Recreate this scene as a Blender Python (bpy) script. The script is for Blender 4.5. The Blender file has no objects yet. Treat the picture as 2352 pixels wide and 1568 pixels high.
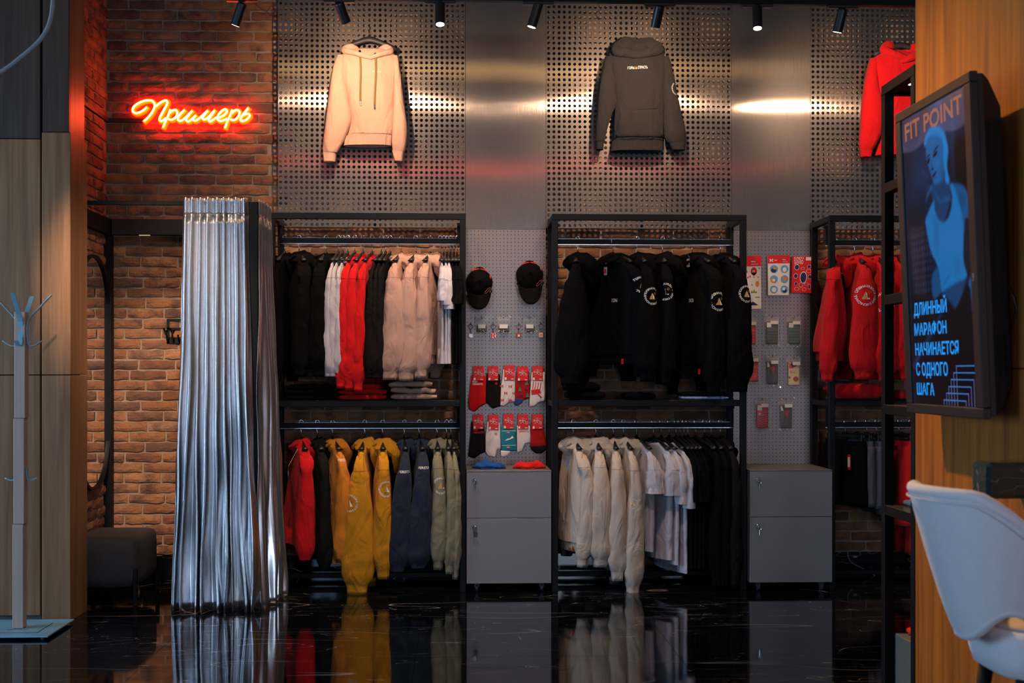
import bpy, math, random
import numpy as np
from mathutils import Vector, Matrix, noise
from mathutils.bvhtree import BVHTree
random.seed(7)
SC = bpy.context.scene
COL = SC.collection
PI = math.pi

# ------------------------------------------------------------------ camera
FPX = 2940.0            # focal length in pixels of the 2352 px frame
HOR = 855.0             # image row of the horizon
CAMZ = 1.295
YAW = math.atan(120 / FPX)
cam = bpy.data.cameras.new('camera')
cam.sensor_width = 36.0
cam.lens = FPX / 2352 * 36
cam.shift_y = (HOR - 784) / 2352
cam.clip_start = 0.05
cam.dof.use_dof = True
cam.dof.focus_distance = 7.7
cam.dof.aperture_fstop = 4.5
camo = bpy.data.objects.new('camera', cam)
camo.location = (0, 0, CAMZ)
camo.rotation_euler = (PI / 2, 0, -YAW)
COL.objects.link(camo)
SC.camera = camo
# ------------------------------------------------------------------ world, daylight, exposure
SC.view_settings.view_transform = 'Standard'
SC.view_settings.look = 'None'
SC.view_settings.exposure = 0.22
SC.view_settings.gamma = 1.0
SC.view_settings.use_curve_mapping = False
SC.cycles.use_denoising = True
SC.cycles.sample_clamp_indirect = 6.0
SC.cycles.max_bounces = 4
SC.cycles.diffuse_bounces = 2
SC.cycles.glossy_bounces = 3
SC.cycles.transparent_max_bounces = 6
SC.cycles.use_adaptive_sampling = True
SC.cycles.adaptive_threshold = 0.1
SC.cycles.adaptive_min_samples = 16
SC.cycles.caustics_reflective = False
SC.cycles.caustics_refractive = False
w = bpy.data.worlds.new('daylight'); SC.world = w; w.use_nodes = True
w.node_tree.nodes['Background'].inputs[0].default_value = (0.35, 0.55, 1.0, 1)
w.node_tree.nodes['Background'].inputs[1].default_value = 0.2

def area(name, loc, look, sx, sy, power, col):
    l = bpy.data.lights.new(name, 'AREA'); l.shape = 'RECTANGLE'; l.size = sx; l.size_y = sy
    l.energy = power; l.color = col
    o = bpy.data.objects.new(name, l); o.location = loc
    o.rotation_euler = (Vector(look) - Vector(loc)).to_track_quat('-Z', 'Z').to_euler()
    COL.objects.link(o); return o

def spot(name, loc, look, power, col, size=60, blend=.4, radius=.02, parent=None):
    l = bpy.data.lights.new(name, 'SPOT'); l.energy = power; l.color = col
    l.spot_size = math.radians(size); l.spot_blend = blend; l.shadow_soft_size = radius
    o = bpy.data.objects.new(name, l); o.location = loc
    o.rotation_euler = (Vector(look) - Vector(loc)).to_track_quat('-Z', 'Y').to_euler()
    COL.objects.link(o); return o

DAY = (0.36, 0.62, 1.0)
WARM = (1.0, 0.66, 0.42)
SOFTW = (1.0, 0.80, 0.66)
AMBER = (1.0, 0.56, 0.19)
area('daylight_window_1', (-2.7, -2.95, 1.7), (-2.7, 5, 1.7), 1.7, 2.6, 46, DAY)
area('daylight_window_2', (2.1, -2.95, 1.75), (2.1, 5, 1.75), 2.2, 2.9, 130, (.66, .80, 1.0))
area('daylight_window_3', (-5.9, 4.9, 1.6), (0, 4.9, 1.6), 2.6, 2.6, 190, (0.40, 0.68, 1.0))
area('added_uplight', (0, 5.45, 3.55), (0, 5.45, 5), 5.0, .06, 15, (1.0, .80, .34))  # added amber uplight on the bulkhead, for the golden band in the steel
# lamps out of the picture: shop ceiling lights, fitting room, wood wall with screen
for k_, (x_, p_) in enumerate(((-.75, 100), (.65, 100))):
    spot('ceiling_lamp_%d' % (k_ + 1), (x_, 5.6, 3.6), (x_ * 1.1, 7.7, .75), p_, SOFTW, 70, .9, .1)
spot('fitting_room_light', (-1.62, 4.6, 3.2), (-1.70, 8.0, 1.0), 560, (1.0, .73, .53), 26, .8, .05)
spot('wood_wall_light', (0.35, 5.4, 3.5), (1.62, 4.0, .75), 420, AMBER, 66, 1.0, .04)

# ------------------------------------------------------------------ pixel -> place
_ca, _sa = math.cos(YAW), math.sin(YAW)
def P(px, py, Y):
    """the point at world depth Y that the photograph shows at (px, py)"""
    d = (px - 1176) / FPX
    t = Y / (_ca - d * _sa)
    return Vector((t * (_sa + d * _ca), Y, CAMZ + t * (HOR - py) / FPX))
def PX(px, Y): return P(px, HOR, Y).x
def PZ(py, Y, px=1100): return P(px, py, Y).z
def FY(py): return CAMZ * FPX / (py - HOR)      # depth of a floor point

# ------------------------------------------------------------------ materials
def lin(r, g, b):
    f = lambda c: (c / 255 / 12.92) if c / 255 <= .04045 else ((c / 255 + .055) / 1.055) ** 2.4
    return (f(r), f(g), f(b))
_M = {}
def M(name, col, rough=.6, metal=0., var=.12, nscale=14., bump=0., bscale=150., spec=.5, sheen=0., emit=None, es=0., trans=0., alpha=1., coat=0., stretch=None):
    if name in _M: return _M[name]
    m = bpy.data.materials.new(name); m.use_nodes = True
    nt = m.node_tree; N = nt.nodes; L = nt.links; b = N['Principled BSDF']
    b.inputs['Roughness'].default_value = rough; b.inputs['Metallic'].default_value = metal
    b.inputs['Specular IOR Level'].default_value = spec
    if sheen: b.inputs['Sheen Weight'].default_value = sheen; b.inputs['Sheen Roughness'].default_value = .6
    if coat: b.inputs['Coat Weight'].default_value = coat
    if trans: b.inputs['Transmission Weight'].default_value = trans
    if alpha < 1: b.inputs['Alpha'].default_value = alpha
    tc = N.new('ShaderNodeTexCoord'); vec = tc.outputs['Object']
    if stretch:
        mp = N.new('ShaderNodeMapping'); mp.inputs['Scale'].default_value = stretch
        L.new(vec, mp.inputs['Vector']); vec = mp.outputs['Vector']
    nz = N.new('ShaderNodeTexNoise'); nz.inputs['Scale'].default_value = nscale; nz.inputs['Detail'].default_value = 3
    L.new(vec, nz.inputs['Vector'])
    mx = N.new('ShaderNodeMix'); mx.data_type = 'RGBA'
    mx.inputs[6].default_value = (*[c * (1 - var) for c in col], 1); mx.inputs[7].default_value = (*[min(1, c * (1 + var)) for c in col], 1)
    L.new(nz.outputs['Fac'], mx.inputs[0]); L.new(mx.outputs[2], b.inputs['Base Color'])
    if bump:
        n2 = N.new('ShaderNodeTexNoise'); n2.inputs['Scale'].default_value = bscale; n2.inputs['Detail'].default_value = 2
        L.new(vec, n2.inputs['Vector'])
        bp = N.new('ShaderNodeBump'); bp.inputs['Strength'].default_value = bump; bp.inputs['Distance'].default_value = .002
        L.new(n2.outputs['Fac'], bp.inputs['Height']); L.new(bp.outputs['Normal'], b.inputs['Normal'])
    if emit is not None:
        b.inputs['Emission Color'].default_value = (*emit, 1); b.inputs['Emission Strength'].default_value = es
    _M[name] = m; return m

def fabric(name, rgb, k=1.0):
    dk = max(rgb) < 40
    c = tuple(min(.9, x * k) for x in lin(*rgb))
    m = M(name, c, rough=.92, var=.1, nscale=9, bump=.35, bscale=420, spec=.08 if dk else .2, sheen=0 if dk else .05)
    N = m.node_tree.nodes; L = m.node_tree.links; old = [n for n in N if n.type == 'BUMP'][0]     # soft creases under the weave
    ge = N.new('ShaderNodeNewGeometry'); mp = N.new('ShaderNodeMapping'); mp.inputs['Scale'].default_value = (11, 11, 5); mp.inputs['Rotation'].default_value = (.4, .3, 0)
    n2 = N.new('ShaderNodeTexNoise'); n2.inputs['Scale'].default_value = 1; n2.inputs['Detail'].default_value = 2; n2.inputs['Distortion'].default_value = 1.5
    b2 = N.new('ShaderNodeBump'); b2.inputs['Strength'].default_value = .55; b2.inputs['Distance'].default_value = .03
    L.new(ge.outputs['Position'], mp.inputs['Vector']); L.new(mp.outputs['Vector'], n2.inputs['Vector']); L.new(n2.outputs['Fac'], b2.inputs['Height']); L.new(b2.outputs['Normal'], old.inputs['Normal'])
    return m

def brick_material():
    m = bpy.data.materials.new('fired_brick'); m.use_nodes = True
    nt = m.node_tree; N = nt.nodes; L = nt.links; b = N['Principled BSDF']
    b.inputs['Roughness'].default_value = .93; b.inputs['Specular IOR Level'].default_value = .2
    oi = N.new('ShaderNodeObjectInfo'); ge = N.new('ShaderNodeNewGeometry')
    ad = N.new('ShaderNodeMath'); ad.operation = 'ADD'; fr = N.new('ShaderNodeMath'); fr.operation = 'FRACT'
    L.new(oi.outputs['Random'], ad.inputs[0]); L.new(ge.outputs['Random Per Island'], ad.inputs[1]); L.new(ad.outputs[0], fr.inputs[0])
    cr = N.new('ShaderNodeValToRGB'); e = cr.color_ramp.elements
    cols = [(0, (.20, .085, .045)), (.2, (.33, .145, .07)), (.45, (.38, .18, .09)), (.7, (.29, .13, .07)), (.85, (.155, .08, .055)), (1, (.36, .19, .11))]
    e[0].position = 0; e[0].color = (*cols[0][1], 1); e[1].position = 1; e[1].color = (*cols[-1][1], 1)
    for p, c in cols[1:-1]:
        q = e.new(p); q.color = (*c, 1)
    L.new(fr.outputs[0], cr.inputs[0])
    n1 = N.new('ShaderNodeTexNoise'); n1.inputs['Scale'].default_value = 11; n1.inputs['Detail'].default_value = 5
    L.new(ge.outputs['Position'], n1.inputs['Vector'])
    mr = N.new('ShaderNodeMapRange'); mr.inputs[1].default_value = .45; mr.inputs[2].default_value = .72
    L.new(n1.outputs['Fac'], mr.inputs[0])
    mx = N.new('ShaderNodeMix'); mx.data_type = 'RGBA'; mx.inputs[7].default_value = (.10, .055, .045, 1)
    L.new(mr.outputs[0], mx.inputs[0]); L.new(cr.outputs[0], mx.inputs[6]); L.new(mx.outputs[2], b.inputs['Base Color'])
    n2 = N.new('ShaderNodeTexNoise'); n2.inputs['Scale'].default_value = 75; n2.inputs['Detail'].default_value = 6
    L.new(ge.outputs['Position'], n2.inputs['Vector'])
    bp = N.new('ShaderNodeBump'); bp.inputs['Strength'].default_value = .8; bp.inputs['Distance'].default_value = .008
    L.new(n2.outputs['Fac'], bp.inputs['Height']); L.new(bp.outputs['Normal'], b.inputs['Normal'])
    return m

def wood_material(name, c1, c2, rough=.45, axis='Z'):
    m = bpy.data.materials.new(name); m.use_nodes = True
    nt = m.node_tree; N = nt.nodes; L = nt.links; b = N['Principled BSDF']
    b.inputs['Roughness'].default_value = rough; b.inputs['Specular IOR Level'].default_value = .4
    ge = N.new('ShaderNodeNewGeometry'); mp = N.new('ShaderNodeMapping'); mp.inputs['Scale'].default_value = (26, 26, 1.1)
    L.new(ge.outputs['Position'], mp.inputs['Vector'])
    n1 = N.new('ShaderNodeTexNoise'); n1.inputs['Scale'].default_value = 1.0; n1.inputs['Detail'].default_value = 6; n1.inputs['Distortion'].default_value = .6
    L.new(mp.outputs['Vector'], n1.inputs['Vector'])
    m2 = N.new('ShaderNodeMapping'); m2.inputs['Scale'].default_value = (160, 160, 3.5); L.new(ge.outputs['Position'], m2.inputs['Vector'])
    n2 = N.new('ShaderNodeTexNoise'); n2.inputs['Scale'].default_value = 1.0; n2.inputs['Detail'].default_value = 3; L.new(m2.outputs['Vector'], n2.inputs['Vector'])
    ad = N.new('ShaderNodeMath'); ad.operation = 'MULTIPLY_ADD'; ad.inputs[1].default_value = .35; L.new(n2.outputs['Fac'], ad.inputs[0]); L.new(n1.outputs['Fac'], ad.inputs[2])
    mr = N.new('ShaderNodeMapRange'); mr.inputs[1].default_value = .4; mr.inputs[2].default_value = .9; L.new(ad.outputs[0], mr.inputs[0])
    mx = N.new('ShaderNodeMix'); mx.data_type = 'RGBA'; mx.inputs[6].default_value = (*c1, 1); mx.inputs[7].default_value = (*c2, 1)
    L.new(mr.outputs[0], mx.inputs[0]); L.new(mx.outputs[2], b.inputs['Base Color'])
    return m

def marble_material(name, base, vein, rough=.06, scale=1.0, amount=1.0):
    m = bpy.data.materials.new(name); m.use_nodes = True
    nt = m.node_tree; N = nt.nodes; L = nt.links; b = N['Principled BSDF']
    b.inputs['Specular IOR Level'].default_value = .5; b.inputs['IOR'].default_value = 1.55
    ge = N.new('ShaderNodeNewGeometry'); mp = N.new('ShaderNodeMapping'); mp.inputs['Rotation'].default_value = (0, 0, .16); mp.inputs['Scale'].default_value = (.5 * scale, 2.3 * scale, 1.3 * scale)
    L.new(ge.outputs['Position'], mp.inputs['Vector'])
    fac = None
    for sc_, wdt, seed in ((1.1, .0042, 0.), (2.6, .0032, 7.3), (4.5, .0026, 21.)):
        mo = N.new('ShaderNodeVectorMath'); mo.operation = 'ADD'; mo.inputs[1].default_value = (seed, seed * .7, seed * .3); L.new(mp.outputs['Vector'], mo.inputs[0])
        nz = N.new('ShaderNodeTexNoise'); nz.inputs['Scale'].default_value = sc_; nz.inputs['Detail'].default_value = 2; nz.inputs['Distortion'].default_value = .25
        L.new(mo.outputs[0], nz.inputs['Vector'])
        s = N.new('ShaderNodeMath'); s.operation = 'SUBTRACT'; s.inputs[1].default_value = .5; L.new(nz.outputs['Fac'], s.inputs[0])
        a = N.new('ShaderNodeMath'); a.operation = 'ABSOLUTE'; L.new(s.outputs[0], a.inputs[0])
        r = N.new('ShaderNodeMapRange'); r.inputs[1].default_value = 0; r.inputs[2].default_value = wdt; r.inputs[3].default_value = 1; r.inputs[4].default_value = 0; L.new(a.outputs[0], r.inputs[0])
        k = N.new('ShaderNodeTexNoise'); k.inputs['Scale'].default_value = 2.3; L.new(mo.outputs[0], k.inputs['Vector'])
        kr = N.new('ShaderNodeMapRange'); kr.inputs[1].default_value = .46; kr.inputs[2].default_value = .62; L.new(k.outputs['Fac'], kr.inputs[0])
        mu = N.new('ShaderNodeMath'); mu.operation = 'MULTIPLY'; L.new(r.outputs[0], mu.inputs[0]); L.new(kr.outputs[0], mu.inputs[1])
        if fac is None: fac = mu.outputs[0]
        else:
            mxm = N.new('ShaderNodeMath'); mxm.operation = 'MAXIMUM'; L.new(fac, mxm.inputs[0]); L.new(mu.outputs[0], mxm.inputs[1]); fac = mxm.outputs[0]
    sc2 = N.new('ShaderNodeMath'); sc2.operation = 'MULTIPLY'; sc2.inputs[1].default_value = amount; L.new(fac, sc2.inputs[0])
    mx = N.new('ShaderNodeMix'); mx.data_type = 'RGBA'; mx.inputs[6].default_value = (*base, 1); mx.inputs[7].default_value = (*vein, 1)
    L.new(sc2.outputs[0], mx.inputs[0]); L.new(mx.outputs[2], b.inputs['Base Color'])
    n3 = N.new('ShaderNodeTexNoise'); n3.inputs['Scale'].default_value = 5; n3.inputs['Detail'].default_value = 4; L.new(ge.outputs['Position'], n3.inputs['Vector'])
    rr = N.new('ShaderNodeMapRange'); rr.inputs[3].default_value = rough * .6; rr.inputs[4].default_value = rough * 1.7; L.new(n3.outputs['Fac'], rr.inputs[0]); L.new(rr.outputs[0], b.inputs['Roughness'])
    return m

def brushed_steel(name, col, rough, aniso, spread, var=.12, soft=.5, mixf=.45):
    """sheet metal brushed vertically: reflections stay sharp up and down and smear sideways"""
    m = bpy.data.materials.new(name); m.use_nodes = True
    nt = m.node_tree; N = nt.nodes; L = nt.links; b = N['Principled BSDF']
    b.inputs['Metallic'].default_value = 1; b.inputs['Anisotropic'].default_value = aniso
    cx = N.new('ShaderNodeCombineXYZ'); cx.inputs[0].default_value = 1; L.new(cx.outputs[0], b.inputs['Tangent'])
    ge = N.new('ShaderNodeNewGeometry'); mp = N.new('ShaderNodeMapping'); mp.inputs['Scale'].default_value = (260, 1, 5); L.new(ge.outputs['Position'], mp.inputs['Vector'])
    nz = N.new('ShaderNodeTexNoise'); nz.inputs['Scale'].default_value = 1; nz.inputs['Detail'].default_value = 3; L.new(mp.outputs['Vector'], nz.inputs['Vector'])
    mx = N.new('ShaderNodeMix'); mx.data_type = 'RGBA'; mx.inputs[6].default_value = (*[c * (1 - var) for c in col], 1); mx.inputs[7].default_value = (*[c * (1 + var) for c in col], 1)
    L.new(nz.outputs['Fac'], mx.inputs[0]); L.new(mx.outputs[2], b.inputs['Base Color'])
    m3 = N.new('ShaderNodeMapping'); m3.inputs['Scale'].default_value = (1900, 1, 6); L.new(ge.outputs['Position'], m3.inputs['Vector'])
    n3 = N.new('ShaderNodeTexNoise'); n3.inputs['Scale'].default_value = 1; n3.inputs['Detail'].default_value = 1; L.new(m3.outputs['Vector'], n3.inputs['Vector'])
    sb = N.new('ShaderNodeMath'); sb.operation = 'SUBTRACT'; sb.inputs[1].default_value = .5; L.new(n3.outputs['Fac'], sb.inputs[0])
    ml = N.new('ShaderNodeMath'); ml.operation = 'MULTIPLY'; ml.inputs[1].default_value = spread; L.new(sb.outputs[0], ml.inputs[0])
    n4 = N.new('ShaderNodeTexNoise'); n4.inputs['Scale'].default_value = 1.3; n4.inputs['Detail'].default_value = 1; L.new(ge.outputs['Position'], n4.inputs['Vector'])
    s4 = N.new('ShaderNodeMath'); s4.operation = 'SUBTRACT'; s4.inputs[1].default_value = .5; L.new(n4.outputs['Fac'], s4.inputs[0])
    m4 = N.new('ShaderNodeMath'); m4.operation = 'MULTIPLY'; m4.inputs[1].default_value = .03; L.new(s4.outputs[0], m4.inputs[0])
    c2 = N.new('ShaderNodeCombineXYZ'); L.new(ml.outputs[0], c2.inputs[0]); L.new(m4.outputs[0], c2.inputs[2])
    ad = N.new('ShaderNodeVectorMath'); ad.operation = 'ADD'; L.new(ge.outputs['Normal'], ad.inputs[0]); L.new(c2.outputs[0], ad.inputs[1])
    no = N.new('ShaderNodeVectorMath'); no.operation = 'NORMALIZE'; L.new(ad.outputs[0], no.inputs[0]); L.new(no.outputs[0], b.inputs['Normal'])
    b.inputs['Roughness'].default_value = rough
    b2 = N.new('ShaderNodeBsdfPrincipled'); b2.inputs['Metallic'].default_value = 1; b2.inputs['Roughness'].default_value = soft; L.new(mx.outputs[2], b2.inputs['Base Color'])
    ms = N.new('ShaderNodeMixShader'); ms.inputs[0].default_value = mixf; L.new(b.outputs[0], ms.inputs[1]); L.new(b2.outputs[0], ms.inputs[2]); L.new(ms.outputs[0], N['Material Output'].inputs['Surface'])
    return m

BRICK = brick_material()
MORTAR = M('mortar', (.33, .23, .17), .95, bump=.6, bscale=120, var=.25)
BLACKM = M('black_powder_coat', (.005, .005, .006), .5, var=.3, bump=.1, bscale=500, spec=.18)
BLACKP = M('black_plastic', (.010, .010, .011), .4, var=.2)
CHROME = M('chrome', (.8, .8, .82), .12, 1.0, var=.05)
STEEL = brushed_steel('brushed_steel', (.48, .425, .395), .16, 1.0, .8, .12, .48, .24)
PEGM = brushed_steel('pegboard_steel', (.38, .30, .27), .42, .8, .5, .06)
CABM = M('grey_lacquer_metal', (.21, .198, .205), .42, .3, var=.06, nscale=60, bump=.12, bscale=700)
FLOORM = marble_material('black_marble', (.0035, .0042, .006), (.5, .45, .42), .05)
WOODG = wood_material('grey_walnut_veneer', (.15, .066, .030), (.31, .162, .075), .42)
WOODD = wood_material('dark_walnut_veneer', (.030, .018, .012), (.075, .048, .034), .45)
WOODO = wood_material('amber_teak_veneer', (.15, .045, .006), (.42, .15, .022), .38)
DARKGAP = M('dark_gap', (.004, .004, .005), .9, var=.2)
PAPERW = M('white_paper', (.78, .76, .74), .7, var=.05)
RED = M('print_red', lin(215, 22, 24), .55, var=.06)
WHITEP = M('print_white', (.82, .80, .78), .6, var=.04)
GOLDP = M('print_gold', lin(200, 150, 60), .5, var=.1)
NAVYP = M('print_navy', lin(28, 36, 100), .6, var=.1)
SKYP = M('print_sky_blue', lin(95, 165, 215), .6, var=.1)
ORANGEP = M('print_orange', lin(225, 140, 50), .6, var=.1)
GREENP = M('print_green', lin(110, 150, 40), .6, var=.1)
BLACKPRINT = M('print_black', (.012, .012, .014), .6, var=.1)
REDTHREAD = M('red_embroidery', lin(225, 50, 30), .8, var=.1)

# ------------------------------------------------------------------ mesh helpers
def link(o, parent=None):
    COL.objects.link(o)
    if parent is not None: o.parent = parent
    return o
def mesh_obj(name, verts, faces, mat, parent=None, smooth=False):
    me = bpy.data.meshes.new(name); me.from_pydata([tuple(v) for v in verts], [], faces)
    if mat is not None: me.materials.append(mat)
    if smooth: me.polygons.foreach_set('use_smooth', [True] * len(me.polygons))
    me.update()
    return link(bpy.data.objects.new(name, me), parent)
def props(o, label=None, cat=None, group=None, kind=None):
    if label: o['label'] = label
    if cat: o['category'] = cat
    if group: o['group'] = group
    if kind: o['kind'] = kind
    return o
def thing(name, label, cat, loc=(0, 0, 0), rz=0., group=None):
    o = bpy.data.objects.new(name, None); o.location = loc; o.rotation_euler = (0, 0, rz); o.empty_display_size = .05
    link(o); return props(o, label, cat, group)
def struct(o): return props(o, kind='structure')

class MB:
    """collects shapes, then links them as one mesh"""
    def __init__(s): s.v = []; s.f = []
    def add(s, v, f):
        n = len(s.v); s.v += [Vector(p) for p in v]; s.f += [tuple(i + n for i in q) for q in f]; return s
    def box(s, a, b, bev=0.):
        x0, y0, z0 = [min(p, q) for p, q in zip(a, b)]; x1, y1, z1 = [max(p, q) for p, q in zip(a, b)]
        if bev <= 0:
            return s.add([(x0, y0, z0), (x1, y0, z0), (x1, y1, z0), (x0, y1, z0), (x0, y0, z1), (x1, y0, z1), (x1, y1, z1), (x0, y1, z1)],
                         [(0, 3, 2, 1), (4, 5, 6, 7), (0, 1, 5, 4), (1, 2, 6, 5), (2, 3, 7, 6), (3, 0, 4, 7)])
        e = min(bev, (x1 - x0) / 2.01, (y1 - y0) / 2.01, (z1 - z0) / 2.01); V = []; F = []
        for sx in (0, 1):
            for sy in (0, 1):
                for sz in (0, 1):
                    X, Y, Z = (x0, x1)[sx], (y0, y1)[sy], (z0, z1)[sz]; dx, dy, dz = (e, -e)[sx], (e, -e)[sy], (e, -e)[sz]
                    V += [(X, Y + dy, Z + dz), (X + dx, Y, Z + dz), (X + dx, Y + dy, Z)]
        I = lambda sx, sy, sz, k: (sx * 4 + sy * 2 + sz) * 3 + k
        for k in range(3):
            for q in (0, 1):
                c = [(0, 0), (1, 0), (1, 1), (0, 1)]
                if k == 0: F.append([I(q, u, v, 0) for u, v in c])
                if k == 1: F.append([I(u, q, v, 1) for u, v in c])
                if k == 2: F.append([I(u, v, q, 2) for u, v in c])
        for u in (0, 1):
            for v in (0, 1):
                F.append([I(0, u, v, 1), I(1, u, v, 1), I(1, u, v, 2), I(0, u, v, 2)])
                F.append([I(u, 0, v, 0), I(u, 1, v, 0), I(u, 1, v, 2), I(u, 0, v, 2)])
                F.append([I(u, v, 0, 0), I(u, v, 1, 0), I(u, v, 1, 1), I(u, v, 0, 1)])
        for i in range(8): F.append([i * 3, i * 3 + 1, i * 3 + 2])
        return s.add(V, F)
    def rings(s, R, closed=True, cap0=True, cap1=True):
        """skin a list of equally long point rings"""
        n = len(R[0]); V = [p for r in R for p in r]; F = []
        for i in range(len(R) - 1):
            for j in range(n if closed else n - 1):
                k = (j + 1) % n
                F.append((i * n + j, i * n + k, (i + 1) * n + k, (i + 1) * n + j))
        if cap0 and closed: F.append(tuple(range(n - 1, -1, -1)))
        if cap1 and closed: F.append(tuple((len(R) - 1) * n + j for j in range(n)))
        return s.add(V, F)
    def tube(s, pts, r, n=8, cap=True):
        pts = [Vector(p) for p in pts]; R = []
        up = Vector((.13, .27, .95))
        for i, p in enumerate(pts):
            t = (pts[min(i + 1, len(pts) - 1)] - pts[max(i - 1, 0)]).normalized()
            if abs(t.dot(up)) > .98: up = Vector((1, .2, 0))
            a = t.cross(up).normalized(); b = t.cross(a).normalized(); up = -b if False else up
            rr = r[i] if isinstance(r, (list, tuple)) else r
            R.append([p + (a * math.cos(2 * PI * j / n) + b * math.sin(2 * PI * j / n)) * rr for j in range(n)])
        return s.rings(R, True, cap, cap)
    def cyl(s, a, b, r, n=16, r2=None):
        return s.tube([a, b], [r, r if r2 is None else r2], n)
    def prism(s, poly, z0, z1, fr=None):
        """poly in a plane (u,v), extruded along the third axis; fr(u,v,w) -> point"""
        fr = fr or (lambda u, v, w: (u, v, w)); n = len(poly)
        V = [fr(u, v, z0) for u, v in poly] + [fr(u, v, z1) for u, v in poly]
        F = [tuple(range(n))[::-1], tuple(range(n, 2 * n))] + [(i, (i + 1) % n, n + (i + 1) % n, n + i) for i in range(n)]
        return s.add(V, F)
    def build(s, name, mat, parent=None, smooth=False):
        return mesh_obj(name, s.v, s.f, mat, parent, smooth)

def smooth_path(pts, k=4, closed=False):
    pts = [Vector(p) for p in pts]; out = []; n = len(pts)
    for i in range(n if closed else n - 1):
        g = lambda j: pts[j % n] if closed else pts[max(0, min(n - 1, j))]
        a, b, c, d = g(i - 1), g(i), g(i + 1), g(i + 2)
        for q in range(k):
            t = q / k
            out.append(.5 * ((2 * b) + (c - a) * t + (2 * a - 5 * b + 4 * c - d) * t * t + (3 * b - a - 3 * c + d) * t ** 3))
    if not closed: out.append(pts[-1])
    return out
def interp(xs, ys, x):
    if x <= xs[0]: return ys[0]
    for i in range(len(xs) - 1):
        if x <= xs[i + 1]:
            t = (x - xs[i]) / (xs[i + 1] - xs[i]); t = t * t * (3 - 2 * t) * .5 + t * .5
            return ys[i] + (ys[i + 1] - ys[i]) * t
    return ys[-1]
def nz(x, y, z=0.): return noise.noise(Vector((x, y, z)))

# ------------------------------------------------------------------ lettering (made first, while the scene is small)
_T = {}
def text_shape(body, bold=.0):
    """flat letters, one unit tall capitals, from x=0 on the base line; (verts2d, faces, width)"""
    key = (body, bold)
    if key in _T: return _T[key]
    c = bpy.data.curves.new('lettering', 'FONT'); c.body = body; c.size = 1; c.resolution_u = 3; c.offset = bold
    o = bpy.data.objects.new('lettering', c); COL.objects.link(o); bpy.context.view_layer.update()
    e = o.evaluated_get(bpy.context.evaluated_depsgraph_get()); me = e.to_mesh()
    V = [(v.co.x, v.co.y) for v in me.vertices]; F = [tuple(p.vertices) for p in me.polygons]
    e.to_mesh_clear(); bpy.data.objects.remove(o); bpy.data.curves.remove(c)
    x0 = min(v[0] for v in V); x1 = max(v[0] for v in V); h = .727
    V = [((x - x0) / h, y / h) for x, y in V]
    _T[key] = (V, F, (x1 - x0) / h); return _T[key]
WORDS = ['FIT', 'POINT', 'С', 'ОДНОГО', 'FIT POINT', 'ДЛИННЫЙ', 'МАРАФОН', 'НАЧИНАЕТСЯ', 'С ОДНОГО', 'ШАГА', 'LG', 'ГОРЫ', 'СТРАСТЬ', 'VERSTA', 'RED', 'HEIGHTS', 'К', 'Набор', 'стикеров',
         'КЛЮЧ', 'КУДА', 'ХОЧУ', 'X RED HEIGHTS X КРАСНАЯ ПОЛЯНА ']
for wd in WORDS: text_shape(wd, .018)
for ch in 'XREDHIGTSКАСНЯПОЛ': text_shape(ch, .02)
def put_text(mb, body, fr, width=None, height=None):
    """letters into mb; fr(u,v) -> point; fitted to width and height, base line at v=0"""
    V, F, wd = text_shape(body, .018)
    kx = width / wd if width else height; ky = height if height else kx
    mb.add([fr(x * kx, y * ky) for x, y in V], F)
# ------------------------------------------------------------------ depths of the place
YF = 7.54; YR = 7.95                 # racks: front and rear
YP = 7.98                            # metal panels
YB = 8.08                            # brick (mortar) plane
YFIT = 7.06                          # front of the fitting room
ZR = CAMZ + .936                     # top of racks and fitting frame
XL = PX(245, YB)                     # brick return wall
XCOL = PX(162, 6.74)                 # side of the wood clad column
XW, YW = 1.66, 4.60                  # wood wall with the screen: plane and far end
ZC = 3.95

# ------------------------------------------------------------------ floor
fl = struct(MB().box((-6, -3, -.12), (5, 8.3, -.02)).build('floor', M('dark_bed', (.01, .01, .011), .8)))
tile_me = None
TW, TD = 1.2, .6
for i in range(-3, 3):
    for j in range(0, 11):
        x0 = -.2 + i * TW + 0; y0 = 2.0 + j * TD - .37
        if x0 > 3.4 or y0 > YB: continue
        if tile_me is None:
            o = MB().box((0, 0, -.02), (TW - .0016, TD - .0016, 0)).build('floor_tile', FLOORM, fl); tile_me = o.data
        else:
            o = link(bpy.data.objects.new('floor_tile', tile_me), fl)
        o.location = (x0, y0, 0)
struct(MB().box((-6, -3, -.02), (5, 1.6, 0)).box((-6, 1.63, -.02), (-3.81, 8.2, 0)).box((3.4, 1.6, -.02), (5, 8.2, 0)).build('floor', FLOORM))
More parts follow.
